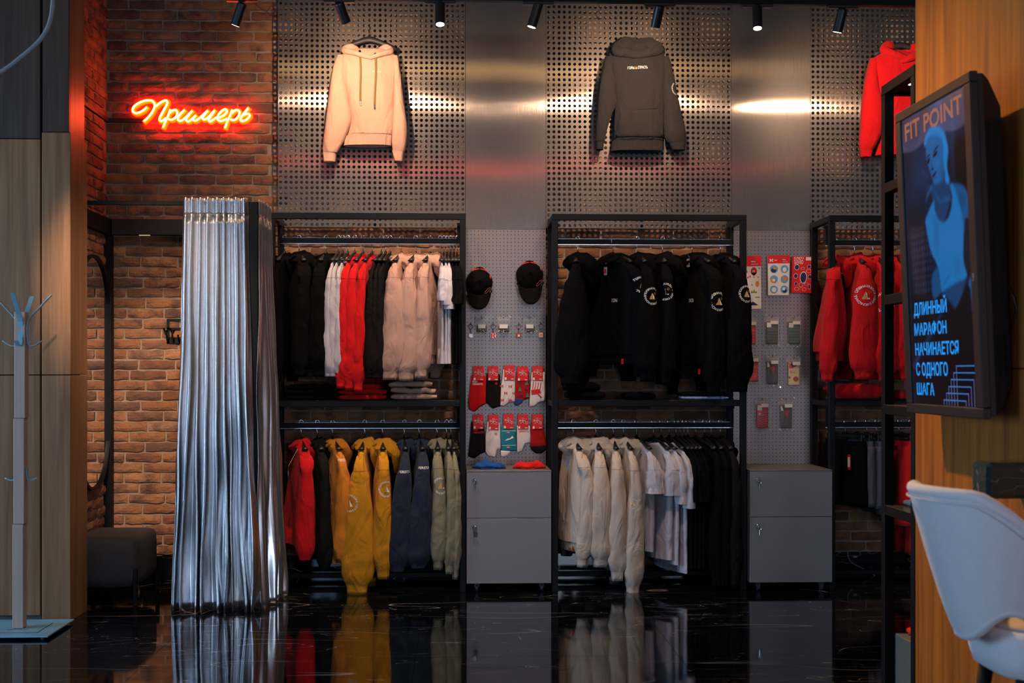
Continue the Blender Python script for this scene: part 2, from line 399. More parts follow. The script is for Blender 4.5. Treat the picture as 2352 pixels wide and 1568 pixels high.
# ------------------------------------------------------------------ ceiling and far walls (seen in reflections)
struct(MB().box((-6, -3.2, ZC), (5, 8.3, ZC + .1)).build('ceiling', M('ceiling_paint', (.10, .075, .06), .9, var=.2)))
WALLP = M('dark_plaster', (.10, .085, .075), .9, var=.2, bump=.2)
wr = MB()
for x0, x1, z0, z1 in ((-6, -5.2, 0, ZC), (-.8, 1.0, 0, ZC), (3.2, 5, 0, ZC), (-5.2, -.8, 0, .3), (-5.2, -.8, 3.2, ZC), (1.0, 3.2, 0, .3), (1.0, 3.2, 3.2, ZC)):
    wr.box((x0, -2.9, z0), (x1, -2.7, z1))
struct(wr.build('wall_rear', WALLP))
for n, (x0, x1) in enumerate(((-5.2, -.8), (1.0, 3.2))):
    fr = MB(); k = 3 if n == 0 else 2
    for i in range(k + 1):
        x = x0 + (x1 - x0) * i / k; fr.box((x - .03, -2.84, .3), (x + .03, -2.76, 3.2))
    for z in (.33, 2.4, 3.17): fr.box((x0, -2.84, z - .03), (x1, -2.76, z + .03))
    struct(fr.build('window_%d' % (n + 1), BLACKM))
struct(MB().box((-6.1, -3, 0), (-6, 8.3, ZC)).build('wall_left_far', WALLP))
struct(MB().box((4.9, -3, 0), (5, 8.3, ZC)).build('wall_right_far', WALLP))
# timber bulkhead hanging from the ceiling, mirrored in the steel as an amber band
struct(MB().box((-3, 5.15, ZC - .16), (3, 5.75, ZC)).build('trim_1', wood_material('golden_oak', (.34, .20, .05), (.55, .36, .11), .5)))

# unseen glow strip added for the thin red streak mirrored in the steel
struct(MB().box((-2.6, -.42, ZC - .03), (3.0, -.36, ZC - .001)).build('added_glow_strip', M('added_red_glow', (.3, .01, .01), .5, emit=(1, .06, .03), es=4.5)))
# ------------------------------------------------------------------ brick walls
wb = struct(MB().box((XL - .1, YB, 0), (4.9, YB + .1, ZC)).build('wall_back', MORTAR))
wl = struct(MB().box((XL - .1, 6.9, 0), (XL, YB + .05, ZC)).build('wall_left', MORTAR))
BP, BH = .2287, .0642                     # brick pitch, course height
def brick_mesh(L, H, seed):
    rnd = random.Random(seed); nx, nzc = 6, 3; V = []; F = []
    for k in range(nzc + 1):
        for i in range(nx + 1):
            e = (i in (0, nx)) or (k in (0, nzc))
            x = -L / 2 + L * i / nx + rnd.uniform(-1, 1) * (.0025 if i in (0, nx) else .006); z = -H / 2 + H * k / nzc + rnd.uniform(-1, 1) * (.0035 if k in (0, nzc) else .003)
            y = -.014 + rnd.uniform(-.0025, .0025) + (.0045 if e else 0) + (.003 if (i in (0, nx) and k in (0, nzc)) else 0)
            V.append((x, y, z))
    W = nx + 1
    for k in range(nzc):
        for i in range(nx): F.append((k * W + i, k * W + i + 1, (k + 1) * W + i + 1, (k + 1) * W + i))
    b = [i for i in range(W)] + [k * W + nx for k in range(1, nzc + 1)] + [nzc * W + i for i in range(nx - 1, -1, -1)] + [k * W for k in range(nzc - 1, 0, -1)]
    n = len(V); V += [(V[i][0], .001, V[i][2]) for i in b]; m = len(b)
    for q in range(m): F.append((b[(q + 1) % m], b[q], n + q, n + (q + 1) % m))
    return V, F
BV = [brick_mesh(BP - .013, BH - .0125, s) for s in range(14)]
BME = []
for V, F in BV:
    me = bpy.data.meshes.new('brick'); me.from_pydata(V, [], F); me.materials.append(BRICK); me.update(); BME.append(me)
zb0 = .155
rows = int((3.72 - zb0) / BH)
restbricks = MB(); nbrick = 0
XSPLIT = PX(638, YB) + .02
for r in range(rows):
    z = zb0 + BH * (r + .5)
    off = (r % 2) * BP * .5 + random.uniform(-.03, .03)
    x = XL - BP * 1.5 + off
    while x < 3.2:
        x += BP
        lo, hi = x - BP / 2, x + BP / 2
        if hi < XL + .04: continue
        if x < XSPLIT:
            if z > 3.62: continue
            k = random.randrange(14); o = link(bpy.data.objects.new('brick', BME[k]), wb)
            w_ = BP - .013; a = max(lo + .0065, XL + .004); b_ = hi - .0065
            if x + BP >= XSPLIT and b_ > XSPLIT: b_ = max(a + .02, b_)
            o.location = ((a + b_) / 2, YB + random.uniform(-.002, .003), z); o.scale = ((b_ - a) / w_, 1, 1)
            o.rotation_euler = (0, random.uniform(-.008, .008), random.uniform(-.01, .01)); nbrick += 1
        elif z < 2.22:
            V, F = BV[random.randrange(14)]
            restbricks.add([(v[0] + x, v[1] + YB, v[2] + z) for v in V], F)
ob = restbricks.build('brickwork', BRICK, wb); props(ob, kind='stuff')
for r in range(rows):
    z = zb0 + BH * (r + .5); y = YB + .02 - (r % 2) * BP * .5 + random.uniform(-.02, .02)
    for k in range(5):
        yc = y - BP * (k + .5)
        if yc + BP / 2 > YB - .015: yc_hi = YB - .016
        else: yc_hi = yc + BP / 2 - .0065
        yl = yc - BP / 2 + .0065
        if yc_hi - yl < .03: continue
        o = link(bpy.data.objects.new('brick', BME[random.randrange(14)]), wl)
        o.location = (XL + random.uniform(-.002, .002), (yl + yc_hi) / 2, z); o.scale = ((yc_hi - yl) / (BP - .013), 1, 1)
        o.rotation_euler = (0, 0, PI / 2)
struct(MB().box((XL, YB - .022, 0), (4.8, YB, .152)).build('baseboard_back', marble_material('skirting_marble', (.004, .004, .005), (.5, .42, .36), .1, 1.5)))
struct(MB().box((XL, 6.9, 0), (XL + .02, YB - .022, .152)).build('baseboard_left', bpy.data.materials['skirting_marble']))
zt = PZ(278, YB, 245)
struct(MB().box((XL, 6.95, zt - .012), (XL + .022, YB - .015, zt + .012)).box((XL, YB - .035, zt - .012), (XL + .26, YB - .015, zt + .012)).build('ledge_shade', M('ledge_shade_brown', (.03, .015, .01), .6)))  # shadow of a brick ledge put in as a dark strip

# ------------------------------------------------------------------ wood clad column at the left
cx0 = -3.2
wc = struct(MB().box((cx0, 6.79, 0), (XCOL - .04, 7.02, ZC)).build('wall_left_column', DARKGAP))
yq = 6.74
def panel(x0, x1, z0, z1, y0, y1, mat=WOODG, parent=wc):
    return MB().box((x0, y0, z0), (x1, y1, z1), .0025).build('panel', mat, parent)
xg0, xg1 = PX(90, yq), PX(96, yq)
zj = PZ(861, yq, 100); zu = PZ(303, yq, 120); zu2 = PZ(317, yq, 50)
for z0, z1 in ((.03, zj - .002), (zj + .002, zu2 - .002), (zu2 + .002, ZC)):
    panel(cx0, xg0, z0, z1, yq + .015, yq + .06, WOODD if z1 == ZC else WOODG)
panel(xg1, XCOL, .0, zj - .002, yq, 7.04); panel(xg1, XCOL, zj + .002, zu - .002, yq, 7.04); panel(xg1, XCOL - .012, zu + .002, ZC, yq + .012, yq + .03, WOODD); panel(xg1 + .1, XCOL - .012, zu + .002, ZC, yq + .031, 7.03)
struct(MB().box((cx0, yq + .03, 0), (xg0, yq + .06, .03)).build('baseboard_left_column', M('slate_strip', (.06, .075, .085), .5)))

# ------------------------------------------------------------------ wood wall at the right
ww = struct(MB().box((XW + .012, 1.2, 0), (XW + .2, YW, ZC)).build('wall_right', DARKGAP))
zk = PZ(848, YW, 2330)
MB().box((XW, 3.0, 0), (XW + .21, YW + .004, zk - .0015), .002).build('panel', WOODO, ww)
MB().box((XW, 3.0, zk + .0015), (XW + .21, YW + .004, ZC - .2), .002).build('panel', WOODO, ww)
MB().box((XW, 1.2, 0), (XW + .05, 2.997, ZC - .2), .002).build('panel', WOODO, ww)

# ------------------------------------------------------------------ metal wall panels
def perforated(name, x0, x1, z0, z1, pitch, rad, n, mat, parent, thick=.002, y=YP, mx=0.):
    nx = max(1, round((x1 - x0) / pitch)); nzn = max(1, round((z1 - z0) / pitch)); px_, pz_ = (x1 - x0) / nx, (z1 - z0) / nzn
    per = n // 4; V = []; F = []
    sq = []
    for s_ in range(4):
        for q in range(per):
            t = -1 + 2 * q / per
            sq.append([(t, -1), (1, t), (-t, 1), (-1, -t)][s_])
    ci = [(math.cos(-3 * PI / 4 + 2 * PI * i / n), math.sin(-3 * PI / 4 + 2 * PI * i / n)) for i in range(n)]
    T = np.array([(a * px_ / 2, 0, b * pz_ / 2) for a, b in sq] + [(a * rad, 0, b * rad) for a, b in ci] + [(a * rad, thick, b * rad) for a, b in ci])
    Fq = [(i, (i + 1) % n, n + (i + 1) % n, n + i) for i in range(n)] + [(n + i, n + (i + 1) % n, 2 * n + (i + 1) % n, 2 * n + i) for i in range(n)]
    cxs = x0 + px_ * (np.arange(nx) + .5); czs = z0 + pz_ * (np.arange(nzn) + .5)
    C = np.array([(a, y, b) for a in cxs for b in czs]); nv = len(T)
    V = (C[:, None, :] + T[None]).reshape(-1, 3)
    Fa = (np.arange(len(C))[:, None, None] * nv + np.array(Fq)[None]).reshape(-1, 4)
    me = bpy.data.meshes.new(name); me.vertices.add(len(V)); me.vertices.foreach_set('co', V.ravel().astype(np.float32))
    me.loops.add(Fa.size); me.loops.foreach_set('vertex_index', Fa.ravel().astype(np.int32))
    me.polygons.add(len(Fa)); me.polygons.foreach_set('loop_start', np.arange(0, Fa.size, 4, dtype=np.int32)); me.polygons.foreach_set('loop_total', np.full(len(Fa), 4, dtype=np.int32))
    me.update(calc_edges=True); me.shade_flat(); me.materials.append(mat)
    return link(bpy.data.objects.new(name, me), parent)
ZPB = PZ(523, YP); ZPT = 3.66; ZJ = PZ(526, YP)
edges = [638, 1069, 1254, 1680, 1861, 2300]
labels = ['large perforated steel wall panel behind the pink hoodie', 'large perforated steel wall panel behind the dark grey hoodie', 'large perforated steel wall panel behind the red hoodie']
for i in range(3):
    a, b = PX(edges[2 * i], YP) + .0015, PX(edges[2 * i + 1], YP) - .0015; mid = PX([855, 1468, 2078][i], YP)
    t = thing('perforated_panel', labels[i], 'wall panel', (0, 0, 0), 0, 'perforated steel panels')
    perforated('steel_sheet', a, mid - .0006, ZPB, ZPT, .0322, .0098, 12, STEEL, t)
    perforated('steel_sheet', mid + .0006, b, ZPB, ZPT, .0322, .0098, 12, STEEL, t)
    for x in (a, mid, b - .03):
        for z in (ZPB + .02, ZPT - .06): MB().box((x, YP + .004, z), (x + .03, YB - .024, z + .03)).build('bracket', BLACKM, t)
for i in range(2):
    a, b = PX(edges[2 * i + 1], YP) + .001, PX(edges[2 * i + 2], YP) - .001; nm = ('caps and socks', 'sticker packs and phone cases')[i]
    o = MB().box((a, YP, ZJ + .001), (b, YP + .02, ZPT)).build('steel_panel', STEEL); props(o, 'plain brushed steel wall panel above the pegboard of ' + nm, 'wall panel', 'plain steel panels')
    t = thing('pegboard', 'grey steel pegboard holding ' + nm, 'pegboard', (0, 0, 0), 0, 'pegboards')
    perforated('pegboard_sheet', a, b, .30, ZJ - .001, .0226, .0030, 8, PEGM, t, .003)
    MB().box((a, YP + .004, .30), (b, YP + .02, ZJ - .002)).build('backing', DARKGAP, t)

# ------------------------------------------------------------------ ceiling track and spot lamps
YT = 6.97
zt0 = PZ(8, YT, 1500)
o = MB().box((PX(440, YT), YT - .018, zt0), (PX(2300, YT), YT + .018, zt0 + .034)).box((PX(600, YT), YT - .01, zt0 + .034), (PX(600, YT) + .02, YT + .01, ZC)).box((PX(2000, YT), YT - .01, zt0 + .034), (PX(2000, YT) + .02, YT + .01, ZC)).build('lighting_track', BLACKM)
props(o, 'black ceiling lighting track carrying the row of spot lamps', 'track')
LENS = M('lit_lens', (1, .9, .8), .3, emit=(1.0, .84, .66), es=14)
lamps = [((556, 12), (541, 58), (-.0, .03), None, 'black track spot aimed left beside the brick wall'),
         ((779, 10), (795, 52), (0, .05), (835, 235, 7.85), 'black track spot aimed at the pink hoodie'),
         ((1011, 10), (1011, 56), (0, -.03), None, 'lit black track spot pointing straight down above the caps'),
         ((1236, 12), (1221, 62), (0, .01), None, 'black track spot tilted left between pink and grey hoodies'),
         ((1515, 17), (1505, 62), (0, .05), (1470, 235, 7.85), 'black track spot aimed at the dark grey hoodie'),
         ((1739, 18), (1740, 65), (0, -.03), None, 'lit black track spot pointing straight down above the sticker packs'),
         ((1935, 25), (1923, 74), (0, .03), (2060, 250, 7.85), 'black track spot nearest the red hoodie')]
aims = [(-1.66, 7.75, .9), None, (PX(960, 7.7), 7.72, 1.0), (PX(1000, 7.7), 7.72, 1.6), None, (PX(1800, 7.7), 7.78, .9), None]
pw = [60, 50, 60, 24, 56, 46, 44]
for k, (a, b, dy, hit, lab) in enumerate(lamps):
    A = P(a[0], a[1], YT); B = P(b[0], b[1], YT + dy[1]); ax = (B - A).normalized()
    t = thing('track_spot_lamp', lab, 'spot lamp', (A.x, YT, zt0), 0, 'spot lamps on the ceiling track')
    o0 = Vector((A.x, YT, zt0)); L_ = lambda p: Vector(p) - o0
    MB().box((-.085, -.02, -.0165), (.085, .02, -.0005), .003).build('adapter', BLACKP, t)
    MB().cyl((0, 0, -.016), L_(A) - ax * .006, .007, 10).build('stem', BLACKP, t)
    MB().tube([L_(A) - ax * .012, L_(A) - ax * .008, L_(A), L_(B)], [.012, .0255, .027, .027], 24).build('lamp_body', BLACKP, t)
    MB().cyl(L_(B) + ax * .0002, L_(B) + ax * .001, .0222, 24).build('lens', LENS, t)
    tgt = P(*hit) if hit else Vector(aims[k])
    s = spot('spot_light', B + (tgt - B).normalized() * .03, tgt, pw[k], WARM, 120 if hit else 80, 1.0, .022)
# loose cables at the track
for n, (px, pts) in enumerate(((1375, [(1372, 8), (1380, 22), (1368, 30), (1376, 45), (1370, 40)]), (1583, [(1578, 8), (1584, 20), (1590, 32), (1582, 26), (1588, 14)]), (615, [(580, 4), (600, 20), (612, 26), (622, 14), (631, 24), (622, 36), (612, 24)]))):
    o = MB().tube(smooth_path([P(x, y, YT + .03) for x, y in pts], 6), .0016, 6).build('loose_cable', BLACKP)
    props(o, ['thin black cable dangling from the track left of the grey hoodie', 'coiled black cable dangling from the track above the grey hoodie', 'looped black cable beside the leftmost track spot'][n], 'cable', 'loose track cables')

# ------------------------------------------------------------------ neon sign
Y_N = YB - .065
strokes = [[(365, 245), (300, 305), (230, 340), (165, 350), (120, 322), (115, 280), (150, 220), (230, 165), (330, 127), (420, 119), (480, 140), (512, 195), (502, 265), (460, 340), (400, 420), (320, 495)],
           [(538, 230), (580, 185), (640, 145), (700, 121), (735, 138), (735, 180), (700, 250), (650, 340), (605, 430), (597, 475), (625, 495), (670, 475), (710, 440)],
           [(790, 290), (750, 400), (700, 510), (662, 605)],
           [(785, 345), (830, 305), (885, 293), (918, 330), (905, 400), (860, 450), (805, 470), (755, 455)],
           [(1045, 295), (980, 360), (932, 430), (932, 475), (970, 490), (1030, 460), (1110, 385), (1185, 310)],
           [(1185, 310), (1120, 390), (1080, 455), (1087, 490), (1120, 500), (1170, 465), (1250, 390)],
           [(1250, 390), (1208, 450), (1218, 484), (1262, 480), (1340, 420), (1465, 305)],
           [(1465, 305), (1390, 400), (1372, 448), (1410, 465), (1470, 430), (1590, 300)],
           [(1590, 300), (1505, 430), (1482, 480), (1515, 500), (1570, 465), (1625, 425)],
           [(1665, 435), (1740, 400), (1800, 340), (1808, 300), (1780, 281), (1720, 310), (1660, 380), (1640, 440), (1660, 480), (1710, 490), (1770, 470), (1815, 450)],
           [(1905, 295), (1860, 410), (1810, 520), (1778, 612)],
           [(1905, 345), (1950, 305), (2005, 293), (2038, 330), (2028, 390), (1985, 450), (1930, 475), (1875, 462)],
           [(2195, 262), (2120, 350), (2065, 430), (2057, 475), (2090, 492), (2150, 475), (2210, 420), (2221, 382), (2190, 360), (2145, 368), (2115, 385)]]
NEON_CORE = M('neon_core', (1, .8, .4), .4, emit=(1.0, .62, .26), es=5.0)
NEON_BODY = M('neon_silicone', (1, .3, .02), .5, emit=(1.0, .030, .0), es=10)
ACRY = M('amber_acrylic', (.9, .22, .02), .3, emit=(1.0, .006, .0), es=16)
sg = thing('neon_sign', 'glowing orange neon script sign on the brick wall', 'neon sign', (PX(440, YB), YB - .016, PZ(265, YB)))
so = sg.location.copy()
def band(path, hw, y0, y1):
    """closed rectangular strip along a path in the wall plane"""
    m = MB(); R = []
    for i, p in enumerate(path):
        t = path[min(i + 1, len(path) - 1)] - path[max(i - 1, 0)]; t.y = 0; t.normalize(); s_ = Vector((t.z, 0, -t.x)) * hw
        e = t * (hw * .7) * (-1 if i == 0 else 1 if i == len(path) - 1 else 0)
        q = Vector((p.x, 0, p.z)) + e
        R.append([q + s_ + Vector((0, y0, 0)), q - s_ + Vector((0, y0, 0)), q - s_ + Vector((0, y1, 0)), q + s_ + Vector((0, y1, 0))])
    return R
core, body, back = MB(), MB(), MB()
for s_ in strokes:
    path = [p - so for p in smooth_path([P(290 + x / 7.84, 215 + y / 7.84, Y_N) for x, y in s_], 5)]
    core.tube(path, .0050, 8)
    yb_ = path[0].y
    body.rings(band(path, .0088, yb_ + .0015, yb_ + .030))
    back.rings(band(path, .0165, yb_ + .030, yb_ + .036))
core.build('neon_core', NEON_CORE, sg, True); body.build('neon_casing', NEON_BODY, sg); back.build('acrylic_backing', ACRY, sg)
pn = MB()
for x, z in ((-.3, .0), (.1, .02), (.3, -.02)): pn.cyl((x, -.012, z), (x, .012, z), .005, 8)
pn.build('standoff', CHROME, sg)

# ------------------------------------------------------------------ fitting room frame
ff = thing('fitting_room_frame', 'black square tube fitting room frame fixed to the brick walls', 'frame', (PX(580, YFIT), YFIT, 0))
fo = ff.location.copy()
def fbox(name, a, b, mat=BLACKM): return MB().box(Vector(a) - fo, Vector(b) - fo, .0015).build(name, mat, ff)
xfr = PX(592, YFIT); xfl = PX(571, YFIT)
fbox('post', (xfl, YFIT, 0), (xfr, YFIT + .05, ZR))
fbox('rail', (XCOL - .15, YFIT, ZR - .022), (xfl, YFIT + .03, ZR))
fbox('rail', (xfr - .05, YFIT + .05, ZR - .03), (xfr - .015, YF - .002, ZR))
zq = PZ(508, YB - .04); zq2 = PZ(527, YB - .04)
fbox('rail', (XL + .05, YB - .075, zq2 - .045), (xfl, YB - .02, zq), M('brown_black_metal', (.02, .012, .009), .45))
fbox('rail', (XL + .002, 7.05, zq2 - .045), (XL + .045, YB - .02, zq))
fbox('post', (XL + .002, YB - .075, .155), (XL + .05, YB - .022, zq2 - .046))
fbox('light_strip', (PX(325, YB), YB - .068, zq2 - .049), (PX(350, YB), YB - .05, zq2 - .0455), M('dim_led', (.8, .6, .4), .4, emit=(1, .7, .4), es=.5))

# curtains
SILVER = M('silver_lame', (.68, .68, .70), .25, .95, var=.06, nscale=30, bump=.06, bscale=300)
def curtain(name, label, top0, top1, bot0, bot1, ztop, zbot, nf, amp, seed, off, soft=1.):
    """top0..top1 and bot0..bot1: ground points of the two ends; pleats stand off to one side"""
    t = thing(name, label, 'curtain', ((top0[0] + top1[0]) / 2, (top0[1] + top1[1]) / 2, zbot), 0, 'silver fitting room curtains')
    o0 = t.location.copy(); rnd = random.Random(seed); NU, NV = nf * 14, 46
    phs = [0]
    for i in range(nf): phs.append(phs[-1] + rnd.uniform(.55, 1.5))
    tot = phs[-1]
    heights = [rnd.uniform(.55, 1.25) for _ in range(nf + 1)]
    def fold(u, v):
        s_ = u * tot; i = 0
        while i < nf - 1 and s_ > phs[i + 1]: i += 1
        f_ = (s_ - phs[i]) / (phs[i + 1] - phs[i])
        w_ = math.sin(f_ * 2 * PI - PI / 2) * .5 + .5
        return (w_ ** 1.4) * heights[i]
    def surf(a, b, vz0, vz1, nv, am0, am1, wob):
        R = []
        for k in range(nv + 1):
            v = k / nv; z = vz0 + (vz1 - vz0) * v; g = max(0, (ztop - z) / (ztop - zbot))
            T0 = Vector(top0).lerp(Vector(bot0), g ** 1.3); T1 = Vector(top1).lerp(Vector(bot1), g ** 1.3)
            dr = (T1 - T0); le = dr.length; dr.normalize(); nn = Vector((dr.y, -dr.x)) * off
            am = am0 + (am1 - am0) * min(1, g * 1.6); row = []
            for j in range(NU + 1):
                u = j / NU
                uu = u + .012 * math.sin(9 * g + u * 21 + seed) * g
                d = fold(min(1, max(0, uu)), v) * am
                d += wob * g * nz(u * 7 + seed, g * 3.3, 2.) * .045 + .012 * g * nz(u * 19, g * 9 + seed, 5.)
                x = T0 + dr * (le * u) + nn * d + dr * (.02 * g * nz(u * 9, g * 4 + seed, 9.))
                dz = 0 if k < nv else 0
                row.append(Vector((x.x, x.y, z + (.0 * abs(nz(u * 8, seed)) * (v ** 6) if vz1 <= zbot + .01 else 0))) - o0)
            R.append(row)
        m = MB(); m.rings(R, closed=False)
        n = len(m.v); return m
    zt_ = ztop - .085
    d = surf(0, 1, zt_, zbot, NV, amp * .55, amp, 1).build('drape', SILVER, t, True)
    d.modifiers.new('thickness', 'SOLIDIFY').thickness = .0022
    h = surf(0, 1, ztop + .008, zt_ + .001, 6, amp * .5, amp * .56, 0).build('heading', SILVER, t, True)
    h.modifiers.new('thickness', 'SOLIDIFY').thickness = .003
    hk = MB()
    for q in range(nf + 1):
        p = Vector(top0).lerp(Vector(top1), (q + .3) / (nf + .6))
        hk.box(Vector((p.x - .004, p.y - .004, ztop - .03)) - o0, Vector((p.x + .004, p.y + .004, ztop - .01)) - o0)
    hk.build('hook_tape', BLACKP, t)
    return t
g2 = lambda px, Y: (PX(px, Y), Y)
curtain('fitting_curtain', 'silver curtain bunched across the front of the fitting room', g2(421, YFIT - .012), g2(570, YFIT - .012), g2(394, YFIT - .03), g2(598, YFIT - .03), ZR + .006, .0012, 9, .08, 3, 1)
curtain('fitting_curtain', 'narrow silver curtain on the side rail next to the left clothes rack', (xfr + .003, YFIT + .012), (xfr + .003, YF - .05), (xfr + .005, YFIT - .03), (xfr + .10, YF - .07), ZR + .004, .0012, 6, .035, 5, 1)

# mirror on the brick return wall
mr = thing('arched_mirror', 'tall pill shaped mirror with thin black frame on the brick return wall', 'mirror', (XL + .018, 7.70, 1.295))
def pill(hw, hh, n=24):
    out = []
    for i in range(n * 2):
        a = 2 * PI * i / (n * 2); c, s_ = math.cos(a), math.sin(a)
        out.append((hw * math.copysign(abs(c) ** .92, c), (hh - hw * 1.15) * (1 if s_ >= 0 else -1) + hw * 1.15 * s_))
    return out
fp = pill(.335, .70); gp = pill(.318, .683)
m = MB(); m.rings([[(0, u, v) for u, v in fp], [(.022, u, v) for u, v in fp], [(.022, u, v) for u, v in gp], [(.008, u, v) for u, v in gp]], True, False, False); m.build('frame', BLACKM, mr)
MB().prism([(u, v) for u, v in gp], .006, .010, lambda u, v, w_: (w_, u, v)).build('glass', M('mirror_glass', (.9, .9, .9), .015, 1.0, var=.01), mr)

# ottoman
ot = thing('ottoman', 'dark grey upholstered ottoman on thin black legs in the fitting room', 'ottoman', (-1.99, 7.45, 0))
oh = []
for z, k in ((.10, .86), (.115, .95), (.15, 1.), (.30, 1.), (.345, .985), (.366, .94), (.374, .85), (.377, .5), (.378, .1)):
    oh.append([(.2 * k * math.copysign(abs(math.cos(2 * PI * i / 48)) ** .32, math.cos(2 * PI * i / 48)), .29 * (k if k > .6 else k) * math.copysign(abs(math.sin(2 * PI * i / 48)) ** .32, math.sin(2 * PI * i / 48)), z) for i in range(48)])
MB().rings(oh).build('cushion', M('grey_boucle', (.045, .042, .045), .95, var=.35, nscale=220, bump=.8, bscale=260), ot, True)
for sx in (-1, 1):
    for sy in (-1, 1): MB().box((sx * .19 - .011, sy * .26 - .011, 0), (sx * .19 + .011, sy * .26 + .011, .2), .002).build('leg', BLACKM, ot)

# black hook bracket on the brick
hk = thing('hook_bracket', 'black metal hook bracket on the brick beside the curtain', 'hook bracket', P(400, 765, YB - .016))
q = 2.75e-3
MB().box((-.045, -.004, -.065), (.07, 0, -.025)).box((-.045, -.004, -.065), (-.028, 0, .09)).box((-.028, -.004, .075), (.07, 0, .09)).box((-.045, -.004, .022), (.07, 0, .035)).build('plate', BLACKM, hk)
for x in (-.035, .0, .035): MB().tube([(x, -.003, -.03), (x, -.03, -.045), (x, -.045, -.03), (x, -.05, -.012)], .006, 8).build('hook', BLACKM, hk)
for x in (-.05, -.01): MB().tube([(x + .01, -.003, .02), (x, -.03, .01), (x - .005, -.045, .03)], .006, 8).build('hook', BLACKM, hk)
# ------------------------------------------------------------------ clothes racks
ALU = M('aluminium', (.75, .74, .76), .25, 1.0, var=.05)
TB = .036
ZU, ZL = 2.103, .992                  # tops of upper and lower rails
YRAIL = 7.745
def rack(name, label, x0, x1):
    t = thing(name, label, 'clothes rack', ((x0 + x1) / 2, (YF + YR) / 2, 0), 0, 'black clothes racks along the wall')
    o0 = t.location.copy()
    def B(n, a, b, mat=BLACKM, bev=.002): return MB().box(Vector(a) - o0, Vector(b) - o0, bev).build(n, mat, t)
    for x in (x0, x1 - TB):
        B('post', (x, YF, 0), (x + TB, YF + TB, ZR - TB)); B('post', (x, YR - TB, 0), (x + TB, YR, ZR - TB))
        B('side_beam', (x, YF + TB, ZR - TB), (x + TB, YR, ZR)); B('side_beam', (x, YF + TB, 1.094), (x + TB, YR - TB, 1.126))
        B('side_beam', (x, YF + TB, .03), (x + TB, YR - TB, .06))
        for zt_ in (ZU, ZL):
            s_ = 1 if x == x0 else -1; xe = x + (TB if s_ > 0 else 0)
            zb = ZR - TB if zt_ == ZU else 1.094
            B('rail_bracket', (xe, YRAIL - .035, zb - .02), (xe + s_ * .016, YRAIL + .035, zb)); B('rail_bracket', (xe, YRAIL - .009, zt_ - .03), (xe + s_ * .016, YRAIL + .009, zb - .02))
    B('top_beam', (x0, YF, ZR - TB), (x1, YF + TB, ZR))
    B('shelf_beam', (x0 + TB, YF + .004, 1.094), (x1 - TB, YF + TB, 1.126)); B('shelf_beam', (x0 + TB, YR - TB, 1.094), (x1 - TB, YR, 1.126))
    B('shelf_board', (x0 + TB, YF + .004, 1.1265), (x1 - TB, YR, 1.131), M('shelf_board', (.012, .012, .013), .3, .4))
    B('bottom_beam', (x0 + TB, YR - TB, .03), (x1 - TB, YR, .06))
    for zt_ in (ZU, ZL):
        B('rail', (x0 + TB + .001, YRAIL - .007, zt_ - .03), (x1 - TB - .001, YRAIL + .007, zt_), BLACKM, .003)
        B('rail_strip', (x0 + TB + .001, YRAIL - .0065, zt_ - .0365), (x1 - TB - .001, YRAIL + .0065, zt_ - .0302), ALU, .001)
        B('rail_cap', (x0 + TB + .001, YRAIL - .0065, zt_ + .0002), (x1 - TB - .001, YRAIL + .0065, zt_ + .002), ALU, .0005)
    return t
rack('clothes_rack', 'black two rail clothes rack next to the silver curtains', PX(617, YF), PX(1070, YF))
rack('clothes_rack', 'black two rail clothes rack between the two grey cabinets', PX(1268, YF), PX(1715, YF))
rack('clothes_rack', 'black two rail clothes rack of red hoodies at the right', PX(1905, YF), PX(2352, YF))

# ------------------------------------------------------------------ cabinets
KEYM = M('key_black', (.01, .01, .01), .4)
def cabinet(label, x0, x1, yf, keys):
    yb = YP - .004; z0 = .055; z1 = PZ(1081, yf); zm = PZ(1190, yf)
    t = thing('drawer_cabinet', label, 'cabinet', ((x0 + x1) / 2, (yf + yb) / 2, 0), 0, 'grey drawer cabinets')
    o0 = t.location.copy()
    def B(n, a, b, mat=CABM, bev=.0012, par=t): return MB().box(Vector(a) - o0, Vector(b) - o0, bev).build(n, mat, par)
    B('body', (x0, yf + .02, z0), (x1, yb, z1 - .006)); B('top', (x0 - .001, yf - .001, z1 - .0055), (x1 + .001, yb, z1))
    for (a, b, key) in ((z0, zm - .0015, keys[1]), (zm + .0015, z1 - .0075, keys[0])):
        d = B('drawer_front', (x0 + .001, yf, a), (x1 - .001, yf + .019, b))
        xk = x0 + .047; zk_ = b - .05
        k = Vector((xk, yf, zk_)) - o0
        l = MB().cyl(k, k + Vector((0, -.008, 0)), .013, 20).cyl(k + Vector((0, -.008, 0)), k + Vector((0, -.016, 0)), .008, 14).build('lock', CHROME, d)
        kb = MB().box(k + Vector((.004, -.03, -.004)), k + Vector((.006, -.016, .004)))
        kb.tube([k + Vector((.006 + .009 * math.sin(q * PI / 6), -.028, -.012 + .009 * math.cos(q * PI / 6))) for q in range(13)], .0012, 6)
        if key: kb.box(k + Vector((-.002, -.03, -.055)), k + Vector((.016, -.024, -.024)), .002)
        else: kb.box(k + Vector((.004, -.029, -.05)), k + Vector((.010, -.026, -.02)), .001)
        kb.build('key', KEYM if key else CHROME, d)
    for sx in (x0 + .06, x1 - .055):
        for sy in (yf + .05, yb - .06):
            c = Vector((sx, sy, 0)) - o0
            w_ = MB().cyl(c + Vector((-.008, 0, .024)), c + Vector((.008, 0, .024)), .0235, 20).box(c + Vector((-.014, -.012, .03)), c + Vector((.014, .012, .054))); w_.build('caster', M('grey_rubber', (.05, .05, .055), .5), t)
    return t, z1
